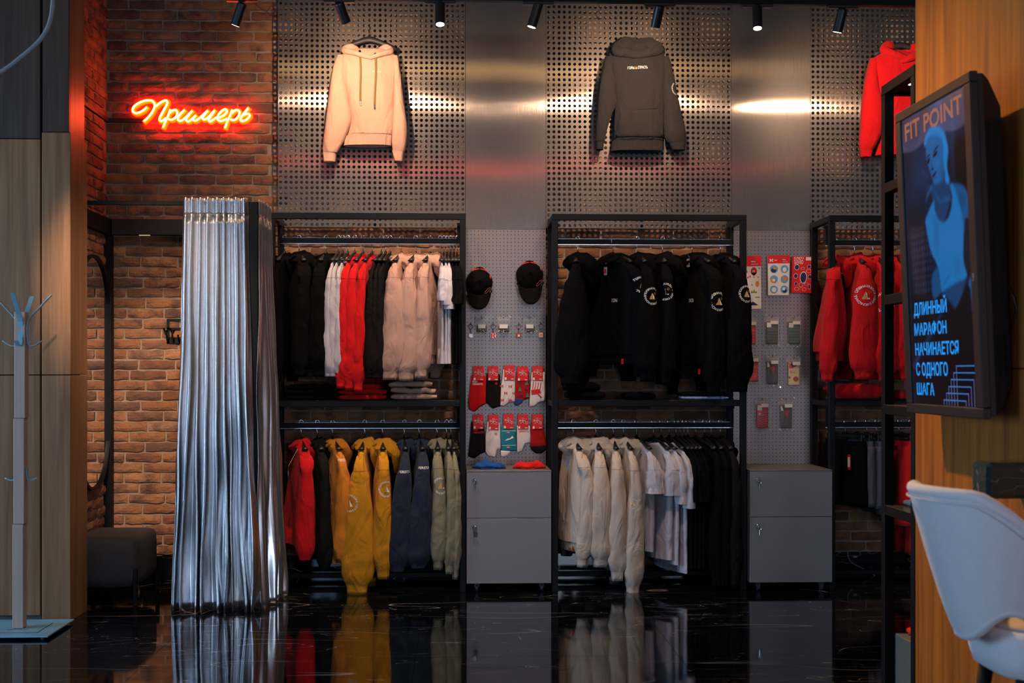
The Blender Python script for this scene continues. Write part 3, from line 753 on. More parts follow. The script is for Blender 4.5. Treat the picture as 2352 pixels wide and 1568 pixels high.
cab1, ZCAB = cabinet('grey drawer cabinet on casters under the caps and socks', PX(1071.5, YF - .02), PX(1266.5, YF - .02), YF - .02, (0, 1))
cab2, _ = cabinet('grey drawer cabinet on casters under the phone cases', PX(1722, YF - .05), PX(1912, YF - .05), YF - .05, (0, 0))

# ------------------------------------------------------------------ clothing
def project(mb, bvh, d):
    """press the points of mb onto the surface along direction d, 1.5 mm proud"""
    out = []; bad = set()
    d = Vector(d).normalized()
    for i, v in enumerate(mb.v):
        h = bvh.ray_cast(v - d * .5, d)
        if h[0] is None: bad.add(i)
        out.append(h[0] - d * .0022 if h[0] is not None else v)
    mb.f = [f for f in mb.f if not bad.intersection(f)]
    use = sorted({i for f in mb.f for i in f}); ren = {k: n for n, k in enumerate(use)}
    mb.v = [out[i] for i in use]; mb.f = [tuple(ren[i] for i in f) for f in mb.f]
def badge(r):
    """round emblem of letters about a triangle, in a plane (u right, v up)"""
    m = MB(); g = MB(); msg = 'XREDHEIGHTSXКРАСНАЯПОЛЯНА'
    for i, ch in enumerate(msg):
        a = PI * .5 - 2 * PI * (i + .5) / len(msg); V, F, wd = text_shape(ch, .02); h = r * .24
        c, s_ = math.cos(a), math.sin(a)
        m.add([Vector((c * (r * .8 + y * h) + s_ * (x - wd / 2) * h, 0, s_ * (r * .8 + y * h) - c * (x - wd / 2) * h)) for x, y in V], F)
    g.add([(-.42 * r, 0, -.38 * r), (.36 * r, 0, -.38 * r), (-.06 * r, 0, .38 * r), (.02 * r, 0, -.38 * r)], [(0, 3, 2)])
    m.add([(.06 * r, 0, -.38 * r), (.40 * r, 0, -.38 * r), (-.04 * r, 0, .38 * r)], [(0, 1, 2)])
    g.tube([Vector((.33 * r + .12 * r * math.cos(q * PI / 5), 0, .3 * r + .12 * r * math.sin(q * PI / 5))) for q in range(11)], .03 * r, 4)
    return m, g

def sleeve_rings(path, wid, dep, n=18, seed=0, fold=.006, uax=None, vax=None):
    R = []
    for i, p in enumerate(path):
        row = []
        t = i / (len(path) - 1)
        for j in range(n):
            a = 2 * PI * j / n; c, s_ = math.cos(a), math.sin(a)
            k = 1 + 0
            f_ = fold * (nz(c * 1.6 + seed, s_ * 1.6, t * 7) + .6 * nz(c * 3 + seed, s_ * 3, t * 17 + 4) * (t ** 2 + .2))
            row.append(p + uax * (math.copysign(abs(c) ** .85, c) * (dep[i] + f_)) + vax * (math.copysign(abs(s_) ** .85, s_) * (wid[i] + f_)))
        R.append(row)
    return R
def hanger(label, X, rail_z, yaw, W, drop=0.):
    t = thing('clothes_hanger', label, 'hanger', (X, YRAIL, rail_z), yaw, 'black hangers on the rails')
    r = .0115
    pts = [(0, -.0115 + 0, -.012)] + [(0, -r * math.cos(a), .0032 + r * math.sin(a)) for a in [PI * q / 8 for q in range(0, 9)]] + [(0, r * .9, -.03), (0, r * .2, -.045), (0, 0, -.055), (0, 0, -.09 - drop)]
    MB().tube([(p[1], p[0], p[2]) if False else (0, p[1], p[2]) for p in pts], .0022, 8).build('hook', CHROME, t, True)
    m = MB(); R = []
    for q in range(-8, 9):
        u = q / 8; x = u * (W - .02); z = -.095 - drop - .052 * abs(u) ** 1.25; hh = .019 - .007 * abs(u); th = .006 + .014 * abs(u) ** 2
        R.append([(x, -th, z - hh * .6), (x, -th * .6, z), (x, 0, z + hh * .5), (x, th * .6, z), (x, th, z - hh * .6), (x, 0, z - hh)])
    m.rings(R); m.box((-.013, -.006, -.11 - drop), (.013, .006, -.078 - drop), .004); m.build('shoulder_bar', BLACKP, t, True)
    return t
HANG_YAW = PI / 2            # local x runs from near (-) to far (+)
def garment(kind, name, label, hlabel, cat, group, hx, up, mat, yaw=0., b=.05, sw=.06, sl=.62, L=.66, W=.245, lean=0., elbow=0., flip=False, hood=None, cuffmat=None, rib=True, seed=None,
            badge_r=0, badge_t=.33, badge_dv=0., words=None, tag=None, label_red=False, drop=0., dv=0.):
    """one garment on a hanger that points into the room. local u = along the hanger, v = towards the garment's back"""
    rz = ZU if up else ZL
    X = PX(hx, YRAIL); seed = seed if seed is not None else hx * 1.37
    ang = PI / 2 - math.radians(yaw)
    hanger(hlabel, X, rz + .002, ang, W * .88, drop)
    t = thing(name, label, cat, (X, YRAIL, rz), ang, group)
    v_ = -1 if not flip else 1              # garment's back towards +X (image right)
    zs = -.117 - drop
    U = Vector((1, 0, 0)); Vv = Vector((0, v_, 0))
    # body
    prof = [(0, .078, .75), (.008, .10, .8), (.03, .155, .66), (.055, W * .86, .58), (.08, W * .97, .56), (.12, W, .66), (.22, W * .985, .9), (.36, W * .97, 1.05), (.5, W * .965, 1.12), (L - .07, W * .96, 1.1)]
    prof = [q for q in prof if q[0] < L - .06] + [(L - .055, W * .955, 1.08)]
    if not rib or kind == 'tee': prof.append((L, W * .955, 1.15))
    R = []; n = 32
    xs = [q[0] for q in prof]; aa = [q[1] for q in prof]; bb = [q[2] * b for q in prof]
    zz = [0, .006, .015, .028, .042, .056, .07, .084, .1, .125] + [.125 + (xs[-1] - .125) * k / 14 for k in range(1, 15)]
    for z in zz:
        A_, B_ = interp(xs, aa, z), interp(xs, bb, z); g = min(1, z / L); row = []
        for j in range(n):
            a = 2 * PI * j / n; c, s_ = math.cos(a), math.sin(a)
            f_ = b * .33 * g * math.sin(3 * a + seed + 2.2 * g) * abs(s_) + b * .45 * g * nz(c * 2.2 + seed, s_ * 1.3, z * 3.5) * abs(s_) ** .5
            sink = 0
            if z < .06: sink = -.012 * (1 - abs(c)) * (1 - z / .06)
            row.append(U * (math.copysign(abs(c) ** .8, c) * A_ + .006 * nz(a * 2 + seed, z * 6)) + Vv * (math.copysign(abs(s_) ** .8, s_) * B_ + f_ + dv * g) + Vector((0, 0, zs - z + sink)))
        R.append(row)
    neck = [[p * 1 for p in R[0]]]
    inner = [[Vector((p.x * .9, p.y * .8, p.z - .02)) for p in R[0]], [Vector((p.x * .7, p.y * .5, p.z - .05)) for p in R[0]]]
    bm = MB().rings(inner[::-1] + R, True, False, False)
    end = R[-1]; bm.rings([end, [Vector((p.x * .985, p.y * .93, p.z + .012)) for p in end], [Vector((p.x * .97, p.y * .9, p.z + .09)) for p in end]], True, False, True)
    body = bm.build('body', mat, t, True)
    if rib and kind != 'tee':
        hr = []
        for q, k in ((0, .99), (.006, .975), (.03, .965), (.058, .955), (.062, .93), (.05, .9)):
            hr.append([Vector((p.x * k, p.y * (k * .92 if q else 1), p.z - q + .004)) for p in end])
        MB().rings(hr, True, False, False).build('hem_rib', mat, t, True)
    # sleeves
    for side in (-1, 1):
        sgn = side
        if kind == 'tee':
            key = [0, .2, .55, 1.]; wv = [b * .4, b * .8, sw, sw * 1.12]; du = [.02, .03, .05, .06]
            Ls = sl
        else:
            key = [0, .06, .12, .22, .4, .6, .78, .88, .945]; wv = [b * .3, b * .5, max(b * .6, sw * .36), sw * .56, sw * .79, sw * .93, sw, sw * .93, sw * .62]; du = [.015, .025, .034, .042, .05, .05, .046, .042, .03]
            Ls = sl
        path = []; wd = []; dp = []; ns = 20 if kind != 'tee' else 12
        for q in range(ns + 1):
            s_ = q / ns * (key[-1])
            uo = interp([0, .05, .1, .16, .3, 1], [W - .11, W - .05, W - .012, W + .004, W + .004, W - .012], s_ * (Ls / .62)); zo = interp([0, .05, .1, .16, 1], [.052, .07, .10, .145, .072 + .62], s_ * (Ls / .62)) if Ls * s_ < .62 else .072 + Ls * s_
            vo = elbow * math.sin(min(1, s_) * PI) * (1 if side < 0 else .6) + lean * s_ * (1 if side < 0 else .3) + dv * s_ * .4
            path.append(U * (uo * sgn) + Vv * vo + Vector((0, 0, zs - zo))); wd.append(interp(key, wv, s_)); dp.append(interp(key, du, s_))
        SR = sleeve_rings(path, wd, dp, 20, seed + side * 3, .011, U, Vv)
        sm = MB().rings(SR, True, True, False)
        if kind == 'tee' or not rib:
            e = SR[-1]; c = path[-1]
            sm.rings([e, [c + (p - c) * .94 + Vector((0, 0, .006)) for p in e], [c + (p - c) * .8 + Vector((0, 0, .08)) for p in e]], True, False, True)
        sl_o = sm.build('sleeve', mat, t, True)
        if kind != 'tee':
            e = SR[-1]; c = path[-1]; Lc = Ls * .075 if rib else Ls * .03
            cr = [[c + (p - c) * 1.04 + Vector((0, 0, .004)) for p in e], [c + (p - c) * .95 + Vector((0, 0, -.006)) for p in e], [c + (p - c) * .9 + Vector((lean * .05, 0, -Lc * .6)) for p in e], [c + (p - c) * .88 + Vector((lean * .05, 0, -Lc)) for p in e], [c + (p - c) * .78 + Vector((0, 0, -Lc + .002)) for p in e], [c + (p - c) * .7 + Vector((0, 0, -Lc * .3)) for p in e]]
            MB().rings(cr, True, False, True).build('cuff', cuffmat or mat, t, True)
        if kind != 'jacket':
            ks = max(1, round((.16 if kind != 'tee' else .38) * ns)); rr = SR[ks]; c = path[ks]
            MB().tube([c + (p - c) * 1.0 for p in rr + rr[:1]], .0016, 5).build('seam', mat, t, True)
        if side < 0:
            bvh = None
            if badge_r or words:
                bvh = BVHTree.FromPolygons([tuple(p) for p in sm.v], sm.f)
            if badge_r:
                k = int(badge_t * ns / key[-1]); m, g = badge(badge_r)
                for mm, mt in ((m, WHITEP), (g, GOLDP)):
                    mm.v = [path[k] + Vector((-.2, p.x * v_ + badge_dv * v_, p.z)) for p in mm.v]; project(mm, bvh, (1, 0, 0)); mm.build('printed_emblem', mt, sl_o)
            if words and words[0] == 'sleeve':
                k = int(words[2] * ns / key[-1]); mm = MB(); w_ = words[3]
                put_text(mm, words[1], lambda x, y: path[k] + Vector((-.2, (x - w_ / 2) * v_ * (1 if v_ < 0 else -1) * 1, y)), w_, words[4])
                project(mm, bvh, (1, 0, 0)); mm.build('printed_word', WHITEP, sl_o)
    # hood or collar
    if hood:
        hs = hood
        ol = [(-.058, -.050), (-.072, -.022), (-.060, .006), (-.030, .024), (.010, .030), (.050, .022), (.082, .000), (.102, -.040), (.108, -.085), (.102, -.130), (.086, -.165), (.068, -.172), (.056, -.140), (.046, -.095), (.028, -.072), (-.010, -.075), (-.040, -.070)]
        ol = [(p.x, p.y) for p in smooth_path([Vector((a_, b_, 0)) for a_, b_ in ol], 2, True)]
        R = []
        for q in range(15):
            f_ = -1 + 2 * q / 14; sc_ = max(.06, (1 - abs(f_) ** 2.6)) ** .55; row = []
            for j, (a_, z_) in enumerate(ol):
                cz = -.035 if z_ > -.08 else -.06
                aa_ = .012 + (a_ - .012) * (.55 + .45 * sc_); zz_ = cz + (z_ - cz) * sc_
                wob = .011 * nz(a_ * 22 + seed, z_ * 22, f_ * 2.3) + .006 * math.sin(a_ * 95 + z_ * 60 + seed + f_ * 2) * sc_
                row.append(Vector((f_ * .128 * hs * (1 - .25 * max(0, -z_ - .09) / .08), (aa_ * hs + wob + b * .1) * v_, zs + zz_ * hs + wob)))
            R.append(row)
        MB().rings(R).build('hood', mat, t, True)
        # rim of the hood opening
        rim = [Vector((-.115 * hs * math.cos(q), (-.035 - .03 * math.sin(q)) * hs * v_, zs + (.004 - .034 * math.sin(q)) * hs)) for q in [PI * k / 12 for k in range(13)]]
        MB().tube(rim, [.004 + .011 * math.sin(PI * k / 12) for k in range(13)], 8).build('hood_rim', mat, t, True)
    elif kind == 'tee' or kind == 'long':
        rim = [Vector((.085 * math.cos(q), b * .72 * math.sin(q) * v_, zs - .004 - .012 * abs(math.sin(q)))) for q in [2 * PI * k / 24 for k in range(25)]]
        MB().tube(rim, .006, 6).build('collar', REDTHREAD if label_red else mat, t, True)
    else:
        R = []
        for z, k in ((-.03, 1.05), (.0, .98), (.03, .92), (.045, .9), (.045, .8), (.0, .8)):
            R.append([Vector((.085 * k * math.cos(2 * PI * j / 20), v_ * .05 * k * math.sin(2 * PI * j / 20), zs + z + .006 * math.sin(2 * PI * j / 20 * 3 + seed))) for j in range(20)])
        MB().rings(R, True, False, True).build('collar', mat, t, True)
    if words and words[0] == 'chest':
        bvh = BVHTree.FromPolygons([tuple(p) for p in bm.v], bm.f); mm = MB(); w_ = words[3]
        for r_, line in enumerate(words[1].split('|')):
            put_text(mm, line, lambda x, y: Vector((words[5] + (x - w_ / 2) * 1 * -v_ * -1, -.3 * v_, zs - words[2] + y - r_ * words[4] * 1.25)), w_, words[4])
        project(mm, bvh, (0, v_, 0)); mm.build('printed_word', words[6] if len(words) > 6 else WHITEP, body)
    if label_red is True and rib and kind != 'tee':
        mm = MB().box((-W * .62, -.03 * v_ - .001, zs - L + .012), (-W * .62 + .02, -.03 * v_ + .001, zs - L + .05))
        bvh = BVHTree.FromPolygons([tuple(p) for p in bm.v], bm.f)
        z0_ = zs - L + .03
        c = min(end, key=lambda p: abs(p.x + W * .72) + (10 if p.y * v_ > 0 else 0))
        MB().box((c.x - .011, c.y * .94 - .003 * v_ - .0015, zs - L - .002), (c.x + .011, c.y * .94 - .003 * v_ + .0015, zs - L + .03)).build('woven_label', RED, t)
    if tag:
        tp = Vector(tag[:3]); 
        k = 1. if len(tag) < 4 else .55
        m = MB().box(tp + Vector((-.028 * k, -.001, -.045 * k)), tp + Vector((.028 * k, .001, .045 * k)))
        tg = m.build('hang_tag', BLACKPRINT if len(tag) < 4 else M('grey_card', (.35, .33, .33), .7), t)
        MB().box(tp + Vector((-.02 * k, -.0016, -.012)), tp + Vector((.02 * k, .0016, .02 * k))).build('tag_label', PAPERW if len(tag) < 4 else RED, tg)
        MB().tube([tp + Vector((0, 0, .045)), Vector((tp.x * .8, tp.y * .4, zs - .03))], .0008, 4).build('tag_string', WHITEP, t)
    return t
def ordn(i): return ['first', 'second', 'third', 'fourth', 'fifth', 'sixth', 'seventh', 'eighth', 'ninth', 'tenth'][i]
def G(kind, name, d, cat, group, hx, up, mat, **k):
    d = d.replace(' ,', ',')
    return garment(kind, name, d, 'black hanger inside the ' + d, cat, group, hx, up, mat, **k)
cBLACK = fabric('black_fleece', (11, 10, 12)); cCHAR = fabric('charcoal_jersey', (27, 25, 25)); cWHITE = fabric('white_jersey', (196, 188, 196)); cRED = fabric('red_fleece', (214, 18, 24)); cNUDE = fabric('nude_fleece', (192, 150, 134))
cMUST = fabric('mustard_fleece', (208, 140, 26)); cORANGE = fabric('orange_softshell', (214, 128, 36)); cNAVY = fabric('navy_softshell', (36, 46, 66)); cSAGE = fabric('sage_fleece', (138, 130, 106)); cCREAM = fabric('cream_fleece', (206, 187, 172)); cPINK = fabric('pink_fleece', (228, 180, 156)); cGREY = fabric('dark_grey_fleece', (46, 43, 43)); cDENIM = fabric('grey_cotton', (80, 78, 86)); cBROWN = fabric('brown_lining', (120, 70, 34))
g1 = 'clothes on the upper rail of the left rack'
U1 = ', left upper rail'
G('hoodie', 'hoodie', 'black hoodie pressed against the curtain end ' + U1, 'hoodie', g1, 654, True, cBLACK, yaw=5, b=.04, sw=.05, sl=.66, L=.68, hood=.8)
G('hoodie', 'hoodie', 'wide black hoodie second from curtain ' + U1, 'hoodie', g1, 687, True, cBLACK, yaw=-16, b=.075, sw=.06, sl=.62, L=.66, hood=1.15, lean=-.03)
G('hoodie', 'hoodie', 'black hoodie just left of white sweatshirts ' + U1, 'hoodie', g1, 749, True, cBLACK, yaw=4, b=.055, sw=.062, sl=.62, L=.66, hood=.9)
for i, x in enumerate((777.5, 787, 799)):
    G('long', 'sweatshirt', ordn(i) + ' of three white long sleeves ' + U1, 'sweatshirt', g1, x, True, cWHITE, yaw=6, b=.02, sw=.034, sl=.66, L=.68, lean=-.015, rib=False)
for i, x in enumerate((815, 834, 855)):
    G('long', 'sweatshirt', ordn(i) + ' of three red sweatshirts ' + U1, 'sweatshirt', g1, x, True, cRED, yaw=8 + i, b=.032, sw=.044, sl=.70 + .01 * i, L=.66, lean=-.03, hood=.62)
for i, x in enumerate((876, 886, 896)):
    G('long', 'long_sleeve_shirt', ordn(i) + ' of three charcoal long sleeves ' + U1, 'shirt', g1, x, True, cCHAR, yaw=9, b=.02, sw=.036, sl=.67, L=.68, lean=-.02, rib=False)
for i, (x, y, s_, e) in enumerate(((922, 9, .084, .02), (955, 7, .078, .0), (988, 8, .056, .01))):
    G('hoodie', 'hoodie', ordn(i) + ' of three dusty pink hoodies ' + U1, 'hoodie', g1, x, True, cNUDE, yaw=y, b=.05, sw=s_, sl=(.645, .655, .63)[i], L=.64, lean=-.02, elbow=e, hood=.95)
for i, x in enumerate((1011, 1020, 1027)):
    G('tee', 't_shirt', ordn(i) + ' of three white T-shirts ' + U1, 't-shirt', g1, x, True, cWHITE, yaw=-4, b=.02, sw=.027, sl=.245 + .02 * i, L=.64, label_red='c')
for i, x in enumerate((1035, 1043, 1050)):
    G('tee', 't_shirt', ordn(i) + ' of three black T-shirts by the right post ' + U1, 't-shirt', g1, x, True, cBLACK, yaw=-4, b=.016, sw=.019, sl=.26, L=.64, label_red='c')
g2_ = 'clothes on the lower rail of the left rack'
U2 = ', left lower rail'
G('jacket', 'jacket', 'bright red jacket with a dark hang tag ' + U2, 'jacket', g2_, 692, False, cRED, yaw=-14, b=.075, sw=.062, sl=.60, L=.60, hood=.95, lean=-.01, rib=False, dv=0., tag=(-.2, .10, -.29))
G('jacket', 'jacket', 'charcoal jacket between red and orange jackets ' + U2, 'jacket', g2_, 729, False, cCHAR, yaw=-14, b=.05, sw=.045, sl=.68, L=.66, hood=.9, lean=.01, rib=False)
G('jacket', 'jacket', 'orange softshell jacket ' + U2, 'jacket', g2_, 764, False, cORANGE, yaw=-18, b=.05, sw=.056, sl=.62, L=.70, hood=.95, lean=.0, rib=False, cuffmat=cBROWN, words=('sleeve', 'VERSTA', .13, .06, .014), elbow=.01)
G('hoodie', 'hoodie', 'mustard hoodie with one wide long sleeve ' + U2, 'hoodie', g2_, 838, False, cMUST, yaw=2, b=.05, sw=.098, sl=.79, L=.66, hood=1., lean=-.02, badge_r=.05, badge_t=.4, badge_dv=-.05, elbow=.0)
G('hoodie', 'hoodie', 'mustard hoodie beside the navy jackets ' + U2, 'hoodie', g2_, 879, False, cMUST, yaw=-4, b=.055, sw=.064, sl=.70, L=.62, hood=1.1, badge_r=.046, badge_t=.35, badge_dv=.02)
G('jacket', 'jacket', 'navy jacket beside the mustard hoodie ' + U2, 'jacket', g2_, 929, False, cNAVY, yaw=-4, b=.05, sw=.07, sl=.69, L=.68, hood=.8, lean=-.05, rib=False, words=('sleeve', 'VERSTA', .2, .075, .014))
G('jacket', 'jacket', 'navy jacket beside the sage hoodies ' + U2, 'jacket', g2_, 963, False, cNAVY, yaw=-8, b=.05, sw=.07, sl=.67, L=.69, hood=.8, lean=-.035, rib=False, words=('sleeve', 'VERSTA', .18, .075, .014))
for i, x in enumerate((1004, 1026, 1036)):
    G('hoodie', 'hoodie', ordn(i) + ' of three sage hoodies ' + U2, 'hoodie', g2_, x, False, cSAGE, yaw=-2 - 2 * i, b=.045 - .012 * i, sw=.05 - .012 * i, sl=.645 + .03 * i, L=.62, hood=.95 - .3 * i, badge_r=.048 if i == 0 else 0, badge_t=.36, badge_dv=.01, elbow=.01)
g3 = 'clothes on the upper rail of the middle rack'
U3 = ', middle upper rail'
G('hoodie', 'hoodie', 'leftmost black hoodie with wide unprinted sleeve ' + U3, 'hoodie', g3, 1327, True, cBLACK, yaw=9, b=.06, sw=.10, sl=.68, L=.64, hood=1.2, lean=-.03, tag=(-.06, .10, -.16, 1))
G('hoodie', 'hoodie', 'black hoodie turned to show its chest print ' + U3, 'hoodie', g3, 1408, True, cBLACK, yaw=-28, b=.075, sw=.05, sl=.62, L=.64, hood=1.1, lean=.03, badge_r=.05, badge_t=.28, words=('chest', 'ГОРЫ', .27, .05, .02, -.10), label_red=True, tag=(-.05, .09, -.2, 1))
G('hoodie', 'hoodie', 'third black hoodie from left ' + U3, 'hoodie', g3, 1464, True, cBLACK, yaw=-6, b=.055, sw=.078, sl=.66, L=.64, hood=1.2, badge_r=.05, badge_t=.34, badge_dv=.02, label_red=True)
G('hoodie', 'hoodie', 'fourth black hoodie from left with narrow sleeve ' + U3, 'hoodie', g3, 1522, True, cBLACK, yaw=5, b=.055, sw=.05, sl=.68, L=.66, hood=1.25, badge_r=.05, badge_t=.3, badge_dv=-.02, elbow=.02)
G('hoodie', 'hoodie', 'fifth black hoodie with white tag and round print ' + U3, 'hoodie', g3, 1590, True, cBLACK, yaw=-22, b=.075, sw=.066, sl=.74, L=.70, hood=1.25, badge_r=.055, badge_t=.37, words=('chest', 'СТРАСТЬ', .27, .06, .02, -.10), label_red=True, tag=(-.08, .08, -.15, 1))
G('hoodie', 'hoodie', 'black hoodie against the right post ' + U3, 'hoodie', g3, 1655, True, cBLACK, yaw=-16, b=.065, sw=.085, sl=.72, L=.70, hood=1.1, badge_r=.05, badge_t=.33, badge_dv=.02, label_red=True)
g4 = 'clothes on the lower rail of the middle rack'
U4 = ', middle lower rail'
for i, (x, y, s_, l_, e) in enumerate(((1317, -6, .058, .63, .04), (1369, 0, .075, .63, .0), (1409, 2, .064, .72, .0), (1432, -6, .062, .81, .01))):
    G('hoodie', 'hoodie', ordn(i) + ' of four cream hoodies ' + U4, 'hoodie', g4, x, False, cCREAM, yaw=y, b=(.065, .05, .045, .045)[i], sw=s_, sl=l_, L=.64 + .03 * i, hood=(1.15, 1.1, .9, 1.)[i], elbow=e, badge_r=.03 if i == 3 else 0, badge_t=.42, badge_dv=-.02, label_red=(i < 2))
for i, (x, y) in enumerate(((1462, -16), (1501, -18), (1519, -16), (1537, -16))):
    G('tee', 't_shirt', ordn(i) + ' of four lilac white T-shirts ' + U4, 't-shirt', g4, x, False, cWHITE, yaw=y, b=(.03, .04, .024, .024)[i], sw=(.052, .06, .03, .03)[i], sl=(.26, .27, .31, .33)[i], L=(.64, .69, .72, .77)[i], lean=.01, words=('chest', 'К', .2, .03, .05, -.08, GOLDP) if i == 1 else None)
for i, x in enumerate((1553, 1562, 1571, 1580)):
    G('tee', 't_shirt', ordn(i) + ' of four black T-shirts ' + U4, 't-shirt', g4, x, False, cBLACK, yaw=-14, b=.018, sw=.022, sl=.3, L=.74)
G('hoodie', 'hoodie', 'black sweatshirt with white two line chest print ' + U4, 'hoodie', g4, 1598, False, cBLACK, yaw=-24, b=.05, sw=.05, sl=.74, L=.72, words=('chest', 'RED|HEIGHTS', .22, .06, .022, -.13), hood=.5)
for i, x in enumerate((1618, 1634, 1655)):
    G('hoodie', 'hoodie', ordn(i) + ' of three black hoodies by the right post ' + U4, 'hoodie', g4, x, False, cBLACK if i < 2 else cCHAR, yaw=-8, b=.04, sw=.05, sl=.76, L=.74, hood=.8)
g5 = 'clothes on the upper rail of the right rack'
U5 = 'on the right rack'
G('hoodie', 'hoodie', 'red hoodie with sleeve outside the left post ' + U5, 'hoodie', g5, 1918, True, cRED, yaw=18, b=.07, sw=.055, sl=.66, L=.62, hood=1., lean=-.03, dv=-.03)
G('hoodie', 'hoodie', 'red hoodie with complete round sleeve print ' + U5, 'hoodie', g5, 1963, True, cRED, yaw=2, b=.055, sw=.092, sl=.64, L=.62, hood=1.15, badge_r=.06, badge_t=.36, badge_dv=-.01, lean=-.01)
G('hoodie', 'hoodie', 'red hoodie with half hidden sleeve print ' + U5, 'hoodie', g5, 2005, True, cRED, yaw=0, b=.055, sw=.085, sl=.66, L=.62, hood=1.1, badge_r=.06, badge_t=.38, badge_dv=-.025)
G('hoodie', 'hoodie', 'dark red hoodie behind the shelf post ' + U5, 'hoodie', g5, 2048, True, cRED, yaw=-2, b=.055, sw=.08, sl=.65, L=.62, hood=1.)
G('hoodie', 'hoodie', 'red hoodie seen between shelf post and screen ' + U5, 'hoodie', g5, 2088, True, cRED, yaw=0, b=.055, sw=.07, sl=.65, L=.62, hood=1.)

# shorts and trousers on clip hangers
def bottoms(name, d, cat, group, hx, mat, L, b, yaw, waist=True, hem=None, tag=False, W=.2):
    X = PX(hx, YRAIL); ang = PI / 2 - math.radians(yaw)
    t = thing('clip_hanger', 'black clip hanger gripping the ' + d, 'hanger', (X, YRAIL, ZL + .002), ang, 'clip hangers on the right lower rail'); r = .0115
    MB().tube([(0, -.0115, -.012)] + [(0, -r * math.cos(PI * q / 8), .0032 + r * math.sin(PI * q / 8)) for q in range(9)] + [(0, r * .9, -.03), (0, 0, -.05), (0, 0, -.075)], .0022, 8).build('hook', CHROME, t, True)
    MB().box((-.17, -.006, -.095), (.17, .006, -.075), .003).build('bar', BLACKP, t)
    for s_ in (-1, 1): MB().box((s_ * .14 - .015, -.012, -.125), (s_ * .14 + .015, .012, -.07), .003).build('clip', BLACKP, t)
    g = thing(name, d, cat, (X, YRAIL, ZL), ang, group); sd = hx * .7
    R = []
    for z, k in ((0, .6), (.018, .66), (.035, .7)):
        R.append([Vector((W * .9 * math.cos(2 * PI * j / 28), b * k * math.sin(2 * PI * j / 28) * (1 + .12 * math.sin(9 * j)), -.11 - z)) for j in range(28)])
    MB().rings(R, True, False, False).build('waistband', mat, g, True)
    for s_ in (-1, 1):
        R = []
        for q in range(15):
            f_ = q / 14; z = -.142 - (L - .14) * f_; row = []
            for j in range(22):
                a = 2 * PI * j / 22; c, s2 = math.cos(a), math.sin(a); w_ = W * .47 * (.98 + .1 * f_); bb = b * (.72 + .35 * f_)
                row.append(Vector((s_ * W * .46 + c * w_, s2 * bb + .02 * f_ * nz(c * 2 + sd, s2 * 2, f_ * 3 + s_), z + .006 * f_ * nz(c + sd, s2, 3.))))
            R.append(row)
        e = R[-1]; R += [[Vector((p.x * .99, p.y * .9, p.z + .004)) for p in e], [Vector((p.x * .97, p.y * .8, p.z + .06)) for p in e]]
        lg = MB().rings(R, True, True, True).build('leg', mat, g, True)
        for zo in (.018, .024): MB().tube([p * 1.004 + Vector((0, 0, zo)) for p in e + e[:1]], .0012, 4).build('hem_stitch', mat, lg)
    if tag:
        MB().box((-.14, b + .006, -.28), (-.115, b + .009, -.19)).build('security_tag', RED, g)
        MB().box((-.137, b + .0095, -.265), (-.118, b + .0105, -.205)).build('tag_label', PAPERW, g)
    return g
gs = 'shorts and trousers on the right lower rail'
bottoms('shorts', 'black shorts with a red security tag on right rack', 'shorts', gs, 1942, cBLACK, .50, .075, -24, tag=True)
bottoms('shorts', 'charcoal shorts second from left on right rack', 'shorts', gs, 1968, cDENIM, .50, .05, -14)
bottoms('shorts', 'grey denim shorts third from left on right rack', 'shorts', gs, 1992, cDENIM, .51, .045, -10)
bottoms('shorts', 'grey shorts beside the dark shelf post', 'shorts', gs, 2014, cDENIM, .55, .045, -6)
bottoms('trousers', 'crumpled red trousers at left of shelf opening', 'trousers', gs, 2066, cRED, .62, .06, -8)
bottoms('trousers', 'crumpled red trousers touching the right shelf post', 'trousers', gs, 2092, cRED, .80, .055, -4)

# ------------------------------------------------------------------ folded clothes on the shelves
def folded(label, cat, px0, px1, py0, py1, n, mat, Y=YF + .05, name='folded_garment', zbase=1.1315, group='folded clothes on the shelves', mats=None, depth=.3, first=0):
    x0, x1 = PX(px0, Y), PX(px1, Y); H = (py1 - py0) / (FPX / Y); h = H / n
    for i in range(n):
        rnd = random.Random(px0 + i); sx = rnd.uniform(0, .05) + (.008 * i); a, b_ = x0 + sx * rnd.random(), x1 - sx
        z = zbase + h * i
        lab = label if n == 1 else label.replace('#', ['bottom', 'middle', 'top'][i] if n == 3 else ['lower', 'upper'][i])
        t = thing(name, lab, cat, ((a + b_) / 2, Y + depth / 2, z), rnd.uniform(-.04, .04), group)
        mt = mats[i] if mats else mat
        R = []; W = (b_ - a) / 2
        for layer, (za, zb) in enumerate(((0.001, .99),)):
            R = []
            for q in range(19):
                u = -1 + 2 * q / 18; row = []
                for j in range(16):
                    an = 2 * PI * j / 16; c, s_ = math.cos(an), math.sin(an); zc = h * (za + zb) / 2; hh = h * (zb - za) / 2
                    edge = max(.30, (1 - abs(u) ** 9)) ** .5
                    wob = h * .30 * nz(u * 3 + px0, i * 3 + layer, c)
                    row.append((u * W * (1 - .03 * layer), c ** 1 * depth / 2 * (1 - .04 * layer) if False else math.copysign(abs(c) ** .45, c) * depth / 2 * (1 - .05 * layer) + .012 * nz(u * 2.2 + px0, i * 5.), zc + math.copysign(abs(s_) ** .42, s_) * hh * edge * 1.0 + (wob if not (i == 0 and layer == 0) else abs(wob) * .3)))
                R.append(row)
            MB().rings(R).build('folded_layer', mt, t, True)
folded('# black folded garment at left of the left rack shelf', 'folded clothes', 650, 765, 884, 920, 3, cBLACK)
folded('# red folded garment on the left rack shelf', 'folded clothes', 777, 889, 882, 920, 3, cRED)
